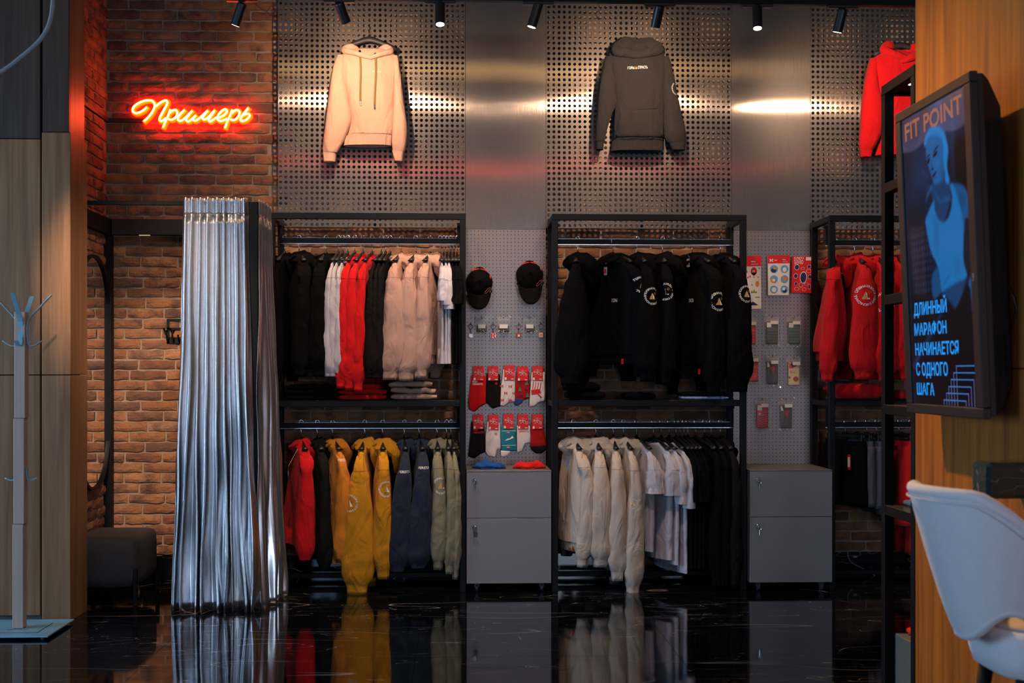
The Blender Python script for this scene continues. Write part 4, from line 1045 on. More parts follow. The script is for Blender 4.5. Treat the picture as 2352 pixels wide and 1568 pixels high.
folded('# dusty pink folded garment on the left rack shelf', 'folded clothes', 893, 1012, 877, 920, 3, cNUDE)
folded('# folded black garment at left of the middle shelf', 'folded clothes', 1297, 1400, 880, 920, 2, cBLACK)
folded('thin folded black garment mid way along the middle shelf', 'folded clothes', 1437, 1510, 904, 920, 1, cBLACK)
folded('folded # garment at right of the middle shelf', 'folded clothes', 1570, 1676, 903, 920, 2, cBLACK, mats=[fabric('pale_blue_cotton', (150, 165, 200)), cBLACK])
folded('folded red garment on the right rack shelf behind the post', 'folded clothes', 1922, 2032, 880, 918, 1, cRED)
folded('folded red garment on the right rack shelf beside the screen', 'folded clothes', 2062, 2108, 896, 918, 1, cRED)
# ------------------------------------------------------------------ hoodies shown flat on the perforated panels
def row_loft(rows, conv, Y, n=30, seed=0, fold=.006, k=5, power=.75):
    """rows: (y, x_left, x_right, half depth[, y offset]) in picture-crop units, measured on depth Y"""
    pts = []; rows = [tuple(r) + (0,) * (5 - len(r)) for r in rows]
    for i in range(len(rows) - 1):
        for q in range(k):
            f_ = q / k; a, b = rows[i], rows[i + 1]; p0 = rows[max(0, i - 1)]; p3 = rows[min(len(rows) - 1, i + 2)]
            pts.append([.5 * (2 * a[c] + (b[c] - p0[c]) * f_ + (2 * p0[c] - 5 * a[c] + 4 * b[c] - p3[c]) * f_ ** 2 + (3 * a[c] - p0[c] - 3 * b[c] + p3[c]) * f_ ** 3) for c in range(len(a))])
    pts.append(list(rows[-1])); R = []
    for i, r in enumerate(pts):
        l = P(*conv(r[1], r[0]), Y); rr = P(*conv(r[2], r[0]), Y); c = (l + rr) / 2; hw = (rr - l) / 2; dy = r[4] if len(r) > 4 else 0; row = []
        for j in range(n):
            a = 2 * PI * j / n; ca, sa_ = math.cos(a), math.sin(a)
            f_ = fold * (nz(c.x * 3 + ca * hw.length * 9 + seed, c.z * 5, sa_) + .5 * nz(c.x + ca * hw.length * 22, c.z * 13 + seed, sa_ + 3)) if sa_ < .3 else 0
            row.append(c + hw * (math.copysign(abs(ca) ** power, ca)) + Vector((0, math.copysign(abs(sa_) ** power, sa_) * max(.002, r[3]) + dy + f_, 0)))
        R.append(row)
    return R
def wall_hoodie(label, hlabel, mat, conv, body, hem, sl, sr, cl, cr, hoodtubes, hookx, hooky, shoulders, seed, inner=None, Y=YP - .075):
    c0 = conv((body[0][1] + body[0][2]) / 2, body[-1][0]); t = thing('display_hoodie', label, 'hoodie', P(*c0, Y), 0, 'hoodies displayed on the perforated panels'); o0 = t.location.copy()
    loc = lambda R: [[p - o0 for p in r] for r in R]
    hp = P(*conv(hookx, hooky), Y); th = thing('display_hanger', hlabel, 'hanger', hp, 0, 'hangers of the displayed hoodies'); top = P(*conv(hookx, hooky - 75), Y)
    d = top - hp
    MB().tube([d * 1.05 + Vector((0, .070, 0)), d * 1.08 + Vector((0, .03, 0)), d * .95 + Vector((0, .004, 0)), d * .6, (0, 0, 0)], .0024, 8).build('hook', CHROME, th)
    mh = MB(); R = []
    for q in range(-8, 9):
        u = q / 8; x = u * .165; z = -.004 - .062 * abs(u) ** 1.3; hh = .022 - .006 * abs(u); R.append([(x, -.012, z - hh), (x, -.012, z), (x, 0, z + hh * .5), (x, .012, z), (x, .012, z - hh), (x, 0, z - hh * 1.3)])
    mh.rings(R).build('shoulder_bar', M('hanger_grey', (.03, .028, .03), .5), th, True)
    B = loc(row_loft(body, conv, Y, 40, seed, .008)); bm = MB().rings(B, True, True, False); bo = bm.build('body', mat, t, True)
    H = loc(row_loft(hem, conv, Y, 40, seed, .003)); e = H[-1]; cc = sum(e, Vector()) / len(e)
    MB().rings(H + [[cc + (p - cc) * .97 + Vector((0, 0, .004)) for p in e], [cc + (p - cc) * .93 + Vector((0, 0, .06)) for p in e]], True, False, True).build('hem_rib', mat, t, True)
    so_ = []
    for s_, c_, nm in ((sl, cl, 0), (sr, cr, 1)):
        S = loc(row_loft(s_, conv, Y, 24, seed + 5 + nm, .009)); sm = MB().rings(S, True, True, False); so_.append((sm.build('sleeve', mat, t, True), sm))
        C = loc(row_loft(c_, conv, Y, 24, seed + 9, .002)); e = C[-1]; cc = sum(e, Vector()) / len(e)
        MB().rings(C + [[cc + (p - cc) * .9 + Vector((0, 0, .003)) for p in e], [cc + (p - cc) * .8 + Vector((0, 0, .05)) for p in e]], True, False, True).build('cuff', mat, t, True)
        r = S[max(2, len(S) // 6)]; c2 = sum(r, Vector()) / len(r)
        MB().tube([c2 + (p - c2) * 1.01 for p in r + r[:1]], .0018, 5).build('seam', mat, t, True)
    for pth in hoodtubes:
        pts = smooth_path([P(*conv(x, y), Y) + Vector((0, dy, 0)) - o0 for x, y, dy, r in pth], 4); rs = [interp(list(range(len(pth))), [q[3] for q in pth], i / 4) for i in range(len(pts))]
        rs = [r * (1 + .12 * nz(i * .3 + seed, 4)) for i, r in enumerate(rs)]
        MB().tube(pts, rs, 14).build('hood', mat, t, True)
    return t, bm, bo, so_, o0
ZA = lambda ox, oy, s_: (lambda x, y: (ox + x / s_, oy + y / s_))
# pink
cv = ZA(620, 0, 3.015)
t, bm, bo, ss, o0 = wall_hoodie('pale pink hoodie with olive drawstrings on the left perforated panel', 'dark hanger carrying the pale pink hoodie', cPINK, cv,
    [(345, 560, 820, .03), (375, 505, 862, .045), (450, 478, 888, .06), (560, 505, 872, .066), (700, 535, 866, .068), (830, 560, 864, .066), (935, 540, 852, .062)],
    [(930, 538, 853, .064), (942, 534, 850, .058), (985, 520, 846, .054), (1012, 508, 843, .052)],
    [(385, 468, 520, .028), (460, 443, 512, .045, -.004), (560, 425, 520, .05, -.01), (700, 404, 545, .05, -.016), (825, 390, 568, .05, -.02), (950, 374, 530, .048, -.022), (1030, 368, 490, .04, -.02), (1062, 372, 472, .034, -.02)],
    [(390, 850, 888, .028), (470, 858, 902, .045, -.004), (600, 860, 920, .05, -.01), (760, 856, 938, .05, -.016), (900, 848, 955, .05, -.02), (1000, 846, 950, .045, -.022), (1052, 852, 938, .034, -.02)],
    [(1056, 368, 466, .036, -.02), (1070, 368, 462, .032, -.02), (1128, 372, 456, .03, -.02)], [(1046, 848, 938, .036, -.02), (1060, 850, 932, .032, -.02), (1112, 862, 924, .03, -.02), (1122, 868, 922, .028, -.02)],
    [[(608, 340, .03, .016), (565, 328, .0, .024), (525, 340, -.01, .022), (520, 362, -.035, .018), (580, 378, -.055, .016), (650, 402, -.062, .015), (715, 420, -.06, .010)],
     [(758, 335, .03, .016), (800, 332, .0, .024), (832, 348, -.01, .022), (838, 368, -.035, .018), (790, 384, -.055, .016), (735, 404, -.062, .015), (690, 420, -.06, .010)],
     [(610, 345, .03, .014), (680, 356, .034, .014), (758, 345, .03, .014)]], 687, 258, None, 1.3)
STR = M('olive_cord', lin(150, 120, 70), .8, bump=.4, bscale=600); bv = BVHTree.FromPolygons([tuple(p) for p in bm.v], bm.f)
for x0, y0, x1, y1 in ((628, 380, 637, 722), (735, 400, 734, 745)):
    R = []
    for q in range(13):
        f_ = q / 12; p = P(*cv(x0 + (x1 - x0) * f_ + 4 * math.sin(f_ * 5), y0 + (y1 - y0) * f_), YP - .075) - o0; h = bv.ray_cast(p + Vector((0, -.5, 0)), Vector((0, 1, 0))); yy = (h[0].y if h[0] else p.y - .06) - .004 - (.018 if q == 0 else .006 * (1 - f_))
        R.append([(p.x - .0065, yy, p.z), (p.x, yy - .003, p.z), (p.x + .0065, yy, p.z), (p.x, yy + .002, p.z)])
    dr = MB().rings(R).build('drawstring', STR, t); e = Vector(R[-1][1]); MB().cyl(e + Vector((0, .002, .002)), e + Vector((.001, .002, -.022)), .0042, 10).build('cord_tip', CHROME, dr)
    e = Vector(R[0][1]); MB().cyl(e + Vector((0, .012, .004)), e + Vector((0, .003, .006)), .008, 12).build('eyelet', CHROME, t)
p = P(*cv(672, 374), YP - .045) - o0; MB().box(p + Vector((-.033, -.006, -.014)), p + Vector((.033, -.004, .014))).build('neck_label', PAPERW, t)
mm = MB(); p = P(*cv(716, 517), YP - .075) - o0; put_text(mm, 'VERSTA', lambda x, y: p + Vector((x, -.3, y)), .053, .009); project(mm, bv, (0, 1, 0)); mm.build('printed_word', WHITEP, bo)
# dark grey
cv = ZA(1240, 0, 3.015)
t, bm, bo, ss, o0 = wall_hoodie('dark grey hoodie with white chest lettering on the middle perforated panel', 'dark hanger carrying the dark grey hoodie', cGREY, cv,
    [(345, 540, 820, .04), (380, 492, 858, .05), (450, 468, 885, .062), (580, 495, 862, .07), (720, 515, 856, .074), (850, 508, 856, .074), (975, 510, 852, .068)],
    [(972, 508, 854, .072), (984, 504, 852, .062), (1020, 496, 850, .058), (1050, 490, 846, .056)],
    [(395, 450, 505, .028), (470, 432, 508, .046, -.004), (600, 408, 520, .05, -.01), (715, 396, 525, .05, -.016), (820, 388, 488, .048, -.02), (920, 383, 458, .042, -.02), (985, 383, 446, .034, -.02)],
    [(395, 848, 892, .028), (480, 852, 912, .046, -.004), (600, 852, 930, .05, -.01), (760, 855, 966, .05, -.016), (900, 858, 996, .048, -.02), (960, 862, 1004, .044, -.02), (990, 880, 1004, .036, -.02)],
    [(980, 384, 446, .036, -.02), (995, 385, 442, .031, -.02), (1042, 388, 436, .028, -.02)], [(984, 880, 1005, .038, -.02), (998, 892, 1002, .033, -.02), (1046, 918, 1000, .03, -.02)],
    [[(660, 292, .0, .03), (600, 312, -.01, .05), (545, 342, -.02, .045), (525, 368, -.045, .03), (590, 384, -.062, .026), (660, 398, -.07, .022), (730, 390, -.068, .016)],
     [(690, 292, .0, .03), (745, 312, -.01, .045), (800, 332, -.02, .04), (820, 352, -.04, .03), (775, 376, -.062, .026), (710, 392, -.068, .022), (640, 402, -.066, .014)],
     [(600, 340, -.0, .04), (680, 325, -.005, .045), (760, 340, -.0, .04)]], 665, 300, None, 4.1)
bv = BVHTree.FromPolygons([tuple(p) for p in bm.v], bm.f); Yh = YP - .075
pk = MB(); poly = [(548, 785), (680, 772), (806, 763), (830, 870), (845, 958), (680, 968), (518, 960), (530, 870)]
grid = []; 
def onb(x, y, off=.004):
    p = P(*cv(x, y), Yh) - o0; h = bv.ray_cast(p + Vector((0, -.5, 0)), Vector((0, 1, 0))); return (h[0] if h[0] else p) + Vector((0, -off, 0))
for k in range(9):
    f_ = k / 8; y = 770 + 190 * f_; xl = 548 - 30 * f_; xr = 806 + 39 * f_
    grid.append([onb(xl + (xr - xl) * q / 12, y + 16 * (1 - f_) * (1 - q / 12) * 1, .005) for q in range(13)])
pk.rings(grid, closed=False); po = pk.build('pocket', cGREY, t, True); po.modifiers.new('thickness', 'SOLIDIFY').thickness = .003
MB().tube([onb(548 - 30 * k / 10, 787 + 172 * k / 10, .006) for k in range(11)], .0016, 5).tube([onb(548 + 258 * k / 12, 787 - 23 * k / 12, .006) for k in range(13)], .0016, 5).tube([onb(806 + 39 * k / 10, 764 + 192 * k / 10, .006) for k in range(11)], .0016, 5).build('pocket_seam', cGREY, t, True)
for body_, x, wd in (('ГОРЫ', 598, 46), ('СТРАСТЬ', 668, 68)):
    mm = MB(); p = P(*cv(x, 497 - (x - 598) * .05), Yh) - o0; put_text(mm, body_, lambda u, v: p + Vector((u, -.3, v + u * .04)), wd / 3.015 / (FPX / Yh), .0165); project(mm, bv, (0, 1, 0)); mm.build('printed_word', WHITEP, bo)
mm = MB(); p = P(*cv(656, 496), Yh) - o0; q = .0095; mm.add([p + Vector((-q * .9, -.3, 0)), p + Vector((q, -.3, 0)), p + Vector((0, -.3, q * 1.9))], [(0, 1, 2)]); project(mm, bv, (0, 1, 0)); mm.build('printed_mark', GOLDP, bo)
p = P(*cv(785, 1000), Yh) - o0; h = onb(785, 985, .0); MB().box(Vector((p.x - .0085, h.y - .004, p.z - .013)), Vector((p.x + .0085, h.y - .001, p.z + .013))).build('woven_label', RED, t)
mm = MB(); put_text(mm, 'К', lambda u, v: Vector((p.x - .003 + u, h.y - .0045, p.z - .004 + v)), .006, .008); mm.build('label_mark', WHITEP, t)
so_, sm = ss[1]; bvs = BVHTree.FromPolygons([tuple(q) for q in sm.v], sm.f); p = P(*cv(934, 625), Yh) - o0; m, g = badge(.040)
for a_, mt in ((m, WHITEP), (g, GOLDP)):
    a_.v = [p + Vector((v.x * .7, -.3, v.z)) for v in a_.v]; project(a_, bvs, (0, 1, 0)); a_.build('printed_emblem', mt, so_)
# red
cv = ZA(1660, 0, 3.267)
wall_hoodie('bright red hoodie on the right perforated panel', 'dark hanger carrying the bright red hoodie', cRED, cv,
    [(400, 1190, 1500, .035), (430, 1140, 1550, .048), (500, 1105, 1580, .06), (640, 1140, 1545, .066), (800, 1170, 1515, .068), (950, 1190, 1495, .068), (1085, 1170, 1510, .06)],
    [(1080, 1168, 1512, .064), (1092, 1160, 1516, .056), (1130, 1150, 1524, .052), (1170, 1142, 1530, .05)],
    [(440, 1104, 1160, .028), (520, 1082, 1150, .045, -.004), (640, 1058, 1160, .05, -.01), (800, 1036, 1190, .05, -.016), (950, 1024, 1196, .05, -.02), (1060, 1018, 1160, .046, -.02), (1130, 1022, 1120, .036, -.02)],
    [(440, 1530, 1590, .028), (520, 1545, 1610, .045, -.004), (640, 1540, 1635, .05, -.01), (800, 1510, 1655, .05, -.016), (950, 1500, 1668, .05, -.02), (1060, 1530, 1672, .046, -.02), (1130, 1570, 1670, .036, -.02)],
    [(1124, 1022, 1120, .038, -.02), (1140, 1024, 1114, .034, -.02), (1186, 1028, 1104, .03, -.02)], [(1124, 1572, 1672, .038, -.02), (1140, 1578, 1668, .034, -.02), (1186, 1586, 1662, .03, -.02)],
    [[(1290, 352, .03, .022), (1245, 345, .0, .034), (1205, 378, -.02, .032), (1222, 405, -.05, .024), (1275, 430, -.066, .022), (1335, 455, -.07, .018), (1380, 470, -.066, .012)],
     [(1400, 370, .03, .022), (1440, 362, .0, .032), (1470, 385, -.02, .032), (1462, 415, -.05, .026), (1415, 438, -.066, .024), (1360, 462, -.07, .02), (1310, 480, -.064, .012)],
     [(1290, 375, .03, .02), (1345, 388, .035, .02), (1400, 385, .03, .02)]], 1335, 322, None, 8.2)

# ------------------------------------------------------------------ goods on the pegboards
def peg(t, o0, p, L=.06):
    m = MB(); q = p - o0
    m.tube([q + Vector((0, YP - p.y - .001, 0)), q + Vector((0, .0, 0)), q + Vector((0, -.012, .0)), q + Vector((0, -.018, .012))], .0022, 8); return m.build('peg_hook', CHROME, t)
CAPM = fabric('black_twill', (15, 14, 15))
def cap(label, cxp, top, btn, brim, half, tilt, sx=1.):
    """cap hung by its strap, visor down; pixel rows of top, button and visor edge"""
    Y = YP - .07; c = P(cxp, btn, Y); s_ = Y / FPX; R = half * s_; t = thing('baseball_cap', label, 'cap', c, 0, 'black caps on the pegboard')
    hgt = (btn - top) * s_; dn = (brim - btn) * s_
    Rw = []; n = 36
    for q in range(12):
        a = q / 11 * PI / 2; row = []
        for j in range(n):
            an = 2 * PI * j / n; ca, sn = math.cos(an), math.sin(an)
            vz = hgt if sn >= 0 else dn * .62
            row.append(Vector((ca * R * math.sin(a) * (1.0 - .10 * max(0, sn)), -.062 * math.cos(a) ** .8 + .03 * math.sin(a), sn * vz * math.sin(a))))
        Rw.append(row)
    cr = MB().rings(Rw[::-1], True, False, True).build('crown', CAPM, t, True)
    V = []
    for q in range(9):
        f_ = q / 8; row = []
        for j in range(25):
            u = -1 + 2 * j / 24; rim = -dn * .44 * math.sqrt(max(0, 1 - (u * .98) ** 2)) - .0
            low = -dn * (1 - .0) * math.sqrt(max(0, 1 - abs(u * .97) ** 2.6))
            z = -dn * .50 * (1 - .3 * u * u) * (1 - f_) + (low) * f_; x = u * R * (1.0 - .08 * f_)
            row.append(Vector((x, -.040 - .028 * f_ * (1 - u * u * .9) + .028 * u * u, min(z, -dn * .08 * (1 - abs(u))))))
        V.append(row)
    br = MB().rings(V, closed=False).build('visor', CAPM, t, True); br.modifiers.new('thickness', 'SOLIDIFY').thickness = .004
    MB().tube([(0, -.058, 0), (0, -.064, 0), (0, -.069, 0)], [.0075, .0075, .003], 12).build('button', CAPM, cr)
    sm = MB()
    for an in (PI * .5, PI * .5 + 1.05, PI * .5 - 1.05, PI * .5 + 2.1, PI * .5 - 2.1):
        sm.tube([Rw[q][int(round(an / (2 * PI) * n)) % n] * 1.01 for q in range(1, 11)], .0014, 5)
    sm.build('seam', CAPM, cr)
    for k in range(7): pass
    m = MB()
    for k in range(9):
        a = PI * (.33 + .34 * k / 8); 
        if k == 4: continue
        p = Vector((math.cos(a) * R * .96, .004, math.sin(a) * hgt * .98)); m.box(p + Vector((-.006, -.012, -.003)), p + Vector((.004, -.004, .004)))
    m.build('red_lettering', REDTHREAD, cr)
    p = Rw[8][2] * 1.0; MB().box(p + Vector((-.006, -.006, -.012)), p + Vector((.001, .002, .014))).build('side_flag', REDTHREAD, cr)
    p = Vector((R * .62, -.040, -dn * .34)); m = MB(); m.tube([p + Vector((.022 * math.cos(q * PI / 8) * .8 , -.012 + .008 * math.cos(q * PI / 8), .009 * math.sin(q * PI / 8) + .017 * math.cos(q * PI / 8))) for q in range(17)], .0012, 5); m.build('visor_emblem', M('dusty_red_thread', lin(150, 80, 70), .8), cr)
    MB().tube([(-.03, .02, hgt * .9), (-.016, .012, hgt * 1.06), (0, .01, hgt * 1.1), (.016, .012, hgt * 1.06), (.03, .02, hgt * .9)], .006, 8).build('strap', CAPM, t)
    peg(t, c, Vector((c.x, c.y + .012, c.z + hgt * 1.04))); t.rotation_euler = (0, tilt, 0)
cap('black cap hanging left and lower on the pegboard', 1101, 617, 645, 712, 31, .03)
cap('black cap hanging right and higher on the pegboard', 1217, 602, 627, 700, 31.5, -.02)

# key rings and zip bags of small accessories
FILM = M('clear_film', (.8, .78, .77), .12, trans=0., alpha=.10, bump=.9, bscale=70, spec=.8)
STEELD = M('dark_steel', (.2, .2, .22), .3, 1.)
def film_bag(t, x0, x1, z0, z1, d, seed):
    """crinkled clear sleeve around goods; local x, z extents, thickness d"""
    for s_ in (-1, 1):
        R = []
        for k in range(13):
            f_ = k / 12; row = []
            for j in range(11):
                u = -1 + 2 * j / 10; e = (1 - u ** 6) * (1 - abs(2 * f_ - 1) ** 8)
                row.append((x0 + (x1 - x0) * (u + 1) / 2 + .003 * nz(f_ * 5 + seed, u * 2), s_ * d * e + .004 * nz(u * 4 + seed, f_ * 6, s_), z0 + (z1 - z0) * f_ + .003 * nz(u * 6, seed + f_)))
            R.append(row)
        MB().rings(R, closed=False).build('plastic_film', FILM, t, True)
    zp = MB()
    for k in range(2): zp.box((x0 + .002, -.002, z1 - .016 - .006 * k), (x1 - .002, .002, z1 - .0145 - .006 * k))
    zp.build('zip_strip', M('zip_plastic', (.8, .78, .76), .3, alpha=.6), t)
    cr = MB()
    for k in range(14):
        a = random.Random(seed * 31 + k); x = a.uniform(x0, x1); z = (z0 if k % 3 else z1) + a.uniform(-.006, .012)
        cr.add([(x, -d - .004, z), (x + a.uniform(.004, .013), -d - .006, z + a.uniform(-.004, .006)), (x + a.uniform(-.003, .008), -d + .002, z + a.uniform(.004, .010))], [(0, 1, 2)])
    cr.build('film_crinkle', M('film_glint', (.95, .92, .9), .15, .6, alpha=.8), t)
for i, (cx, cz, w_) in enumerate(((1107, 753, 11), (1157, 753, 12.5), (1217, 753, 11))):
    Y = YP - .035; c = P(cx, cz, Y); k = Y / FPX
    t = thing('accessory_bag', ordn(i) + ' zip bag with a small brown accessory under the caps', 'zip bag', c, 0, 'zip bags under the caps')
    film_bag(t, -15 * k * 1.05, 15 * k, -10 * k, 26 * k, .013, i + 1)
    MB().box((-w_ * k, -.011, -9 * k), (w_ * k, .011, 6 * k), .005).build('accessory', M('brown_leather', (.10, .045, .03), .45), t)
    MB().box((-w_ * k * .8, -.0195, -1 * k), (w_ * k * .72, -.0185, 8 * k)).build('price_label', PAPERW, t); peg(t, c, c + Vector((0, .01, 22 * k)))
for i, (cx, cz) in enumerate(((1081.5, 750), (1133, 750), (1191.5, 750), (1242.5, 749))):
    Y = YP - .03; c = P(cx, cz, Y); k = Y / FPX
    t = thing('key_ring', ['key ring with a metal charm at far left under the caps', 'key ring with a red letter charm under the caps', 'key ring with a square red charm under the caps', 'silver key ring with a pale square charm under the caps'][i], 'key ring', c, 0, 'key rings under the caps')
    MB().tube([(5 * k * math.cos(q * PI / 10), .002 * math.sin(q * PI / 5), 5 * k * math.sin(q * PI / 10)) for q in range(21)], .0018, 6).build('ring', CHROME if i == 3 else STEELD, t)
    ch = MB()
    for q in range(4): ch.tube([(.9 * k * math.cos(a * PI / 4), (.002 if q % 2 else 0) * math.sin(a * PI / 4), -6.5 * k - q * 2.3 * k + 1.6 * k * math.sin(a * PI / 4)) for a in range(9)], .0012, 5)
    ch.build('chain', STEELD, t)
    z0 = -26 * k; z1 = -15 * k; hw = 5 * k
    if i == 1:
        m = MB().box((-hw, -.002, z0), (-hw * .4, .002, z1)).prism([(-hw * .2, (z0 + z1) / 2), (hw * .5, z1), (hw * 1.1, z1), (hw * .35, (z0 + z1) / 2), (hw * 1.1, z0), (hw * .5, z0)], -.002, .002, lambda u, v, w2: (u, w2, v)); m.build('charm', RED, t)
        MB().box((-hw * 1.15, .0022, z0 - .002), (hw * 1.2, .003, z1 + .002)).build('charm_back', PAPERW, t)
    elif i == 0:
        MB().prism([(-hw, z0 + .01), (-hw * .6, z1), (0, z1 - .008), (hw * .8, z1 - .003), (hw, z0 + .008), (hw * .3, z0)], -.003, .003, lambda u, v, w2: (u, w2, v)).build('charm', M('pale_metal', (.6, .5, .45), .3, 1.), t)
    else:
        MB().box((-hw, -.003, z0), (hw, .003, z1), .002).build('charm', M('pale_pink_enamel', lin(225, 180, 160), .4) if i == 3 else M('brick_red_enamel', lin(170, 60, 45), .4), t)
        MB().box((-hw * .45, -.0036, z0 + 3 * k), (hw * .45, -.003, z1 - 3 * k)).build('charm_mark', PAPERW if i == 2 else M('rose_enamel', lin(190, 120, 105), .4), t)
    peg(t, c, c + Vector((0, .008, 5 * k)), .03)

# socks
sock_cols = {'red': fabric('sock_red', (205, 16, 22)), 'black': fabric('sock_black', (24, 23, 25)), 'white': fabric('sock_white', (222, 212, 212)), 'dred': fabric('sock_crimson', (165, 16, 26)), 'teal': fabric('sock_teal', (30, 130, 150)), 'blue': fabric('sock_blue', (40, 62, 122))}
def sock(label, conv, card, outline, mat, toe=None, toe_from=1e9, extra=None):
    """card: (x0,y0,x1,y1); outline: sock polygon; all in crop units"""
    Y = YP - .03; c = P(*conv((card[0] + card[2]) / 2, card[1]), Y); t = thing('sock_pair', label, 'socks', c, 0, 'sock pairs on the pegboard')
    q = lambda x, y, w2: P(*conv(x, y), Y) - c + Vector((0, w2, 0))
    def puff(poly, y0, y1, m, nm):
        cx = sum(p[0] for p in poly) / len(poly); cy = sum(p[1] for p in poly) / len(poly); R = []
        pl = []
        for i in range(len(poly)):
            a, b = poly[i], poly[(i + 1) % len(poly)]
            for k in range(3): pl.append((a[0] + (b[0] - a[0]) * k / 3, a[1] + (b[1] - a[1]) * k / 3))
        for s_, w2 in ((.93, y1), (1., (y0 + y1) / 2), (.985, y0 + .004), (.9, y0 + .0012), (.6, y0), (.3, y0 - .0008)):
            R.append([q(cx + (x - cx) * s_, cy + (y - cy) * s_, w2 + .0014 * nz(x * .05, y * .03, w2)) for x, y in pl])
        return MB().rings(R, True, True, True).build(nm, m, t, True)
    puff([(x + 7, y + 5) for x, y in outline], .0, .012, mat, 'sock'); s2 = puff(outline, -.014, -.001, mat, 'sock')
    if toe: puff([(x, y) for x, y in toe[0]], -.0155, -.003, toe[1], 'toe')
    cd = MB(); x0, y0, x1, y1 = card; cd.add([q(x0, y0, -.017), q(x1, y0, -.017), q(x1, y1, -.0185), q(x0, y1, -.0185), q(x0, y0, .0), q(x1, y0, .0)], [(0, 1, 2, 3), (0, 4, 5, 1)])
    co = cd.build('card', RED, t)
    w = MB(); fx = lambda u, v: q(x0 + (x1 - x0) * u, y0 + (y1 - y0) * v, -.0195)
    for cxu, cyv, r in ((.48, .30, .07), (.2, .42, .07), (.82, .58, .09)):
        w.tube([fx(cxu + r * math.cos(a * PI / 4) * 1.1, cyv + r * math.sin(a * PI / 4)) for a in range(9)], .0011, 4)
    for a, b in (((.15, .42), (.7, .42)), ((.3, .6), (.62, .4)), ((.34, .4), (.62, .62)), ((.2, .62), (.32, .58)), ((.62, .4), (.8, .55)), ((.66, .3), (.7, .34)), ((.8, .28), (.82, .32))):
        w.tube([fx(*a), fx(*b)], .0011, 4)
    w.build('card_print', WHITEP, co)
    w = MB(); w.add([fx(.04, .83), fx(.22, .80), fx(.22, .98), fx(.04, .98)], [(0, 1, 2, 3)]); w.add([fx(.66, .9), fx(.92, .9), fx(.92, .95), fx(.66, .95)], [(0, 1, 2, 3)]); w.build('card_label', WHITEP, co)
    if extra: extra(t, s2, q)
    peg(t, c, q((x0 + x1) / 2, y0 + 10, 0) + c, .03); return t
cs = ZA(1065, 830, 5.229)
def words_on(lines, x, y, w2, h, mat):
    def f(t, s2, q):
        m = MB(); u = (q(1, 0, 0) - q(0, 0, 0)).length
        for i, ln in enumerate(lines): put_text(m, ln, lambda a, b: q(x, y + i * h * 1.3, -.0162) + Vector((a, 0, b)), (w2 if len(ln) > 3 else w2 * .45) * u, h * u)
        m.build('printed_word', mat, s2)
    return f
def kmarks(t, s2, q):
    m = MB(); u = (q(1, 0, 0) - q(0, 0, 0)).length
    for x, y in ((455, 292), (560, 298), (505, 380), (605, 378), (462, 462), (560, 466)):
        o = q(x, y, -.0165); m.box(o + Vector((-20 * u, 0, -12 * u)), o + Vector((-8 * u, .001, 12 * u))); m.prism([(-5 * u, 0), (10 * u, 13 * u), (24 * u, 13 * u), (9 * u, 0), (24 * u, -13 * u), (10 * u, -13 * u)], 0, .001, lambda a, b, w2: o + Vector((a, w2, b)))
    m.build('woven_mark', RED, s2)
def trees(t, s2, q):
    m = MB(); n_ = MB()
    for x, y in ((755, 258), (673, 332), (764, 405)):
        for k in range(3): m.add([q(x - 12 - 5 * k, y - 8 + 14 * k, -.0165), q(x + 12 + 5 * k, y - 8 + 14 * k, -.0165), q(x, y - 30 + 12 * k, -.0165)], [(0, 1, 2)])
    for x, y in ((672, 255), (745, 330), (688, 400)): n_.add([q(x - 20, y + 4, -.0165), q(x, y - 12, -.0165), q(x + 22, y + 8, -.0165), q(x, y + 12, -.0165)], [(0, 1, 2, 3)])
    m.build('woven_tree', M('sock_green', lin(70, 150, 110), .9), s2); n_.build('woven_shape', NAVYP, s2)
def hand(t, s2, q):
    m = MB()
    for k in range(4): m.tube([q(834 + 30 * k - (10 + 9 * k) * (f_ / 8) ** 2, 240 + 6 * k + (11 + 1.5 * k) * f_, -.0165) for f_ in range(0, 9)], .0022 if True else 0, 5)
    m.prism([(808, 340), (900, 330), (930, 372), (880, 392), (815, 398)], -.0165, -.015, lambda a, b, w2: q(a, b, w2)); m.tube([q(885, 385, -.0165), q(932, 430, -.0165)], .003, 5)
    m.build('woven_hand', RED, s2)
def mount(t, s2, q):
    m = MB(); m.add([q(490, 950, -.0165), q(520, 925, -.0165), q(552, 920, -.0165), q(585, 890, -.0165), q(600, 915, -.0165), q(540, 940, -.0165)], [(0, 1, 2, 3, 4, 5)])
    for y in (832, 1005): m.add([q(455, y - 2, -.0165), q(628, y - 5, -.0165), q(628, y, -.0165), q(455, y + 3, -.0165)], [(0, 1, 2, 3)])
    m.build('woven_mountain', WHITEP, s2)
    for mt, dy in ((WHITEP, 0), (NAVYP, 8), (RED, 16)):
        m = MB()
        for y in (846, 1022): m.add([q(515, y + dy, -.0165), q(550, y + dy, -.0165), q(550, y + dy + 8, -.0165), q(515, y + dy + 8, -.0165)], [(0, 1, 2, 3)])
        m.build('woven_flag', mt, s2)
sock('red ribbed socks with white lettering, upper row', cs, (114, 55, 240, 228), [(92, 160), (262, 170), (266, 500), (190, 540), (125, 600), (70, 580), (58, 480)], sock_cols['red'], None, 0, words_on(['RED', 'HEIGHTS'], 108, 250, 120, 24, WHITEP))
sock('black socks with red lettering, upper row', cs, (293, 55, 414, 228), [(275, 140), (430, 150), (442, 470), (440, 530), (345, 562), (290, 510), (268, 490)], sock_cols['black'], None, 0, words_on(['RED'], 378, 275, 60, 26, REDTHREAD))
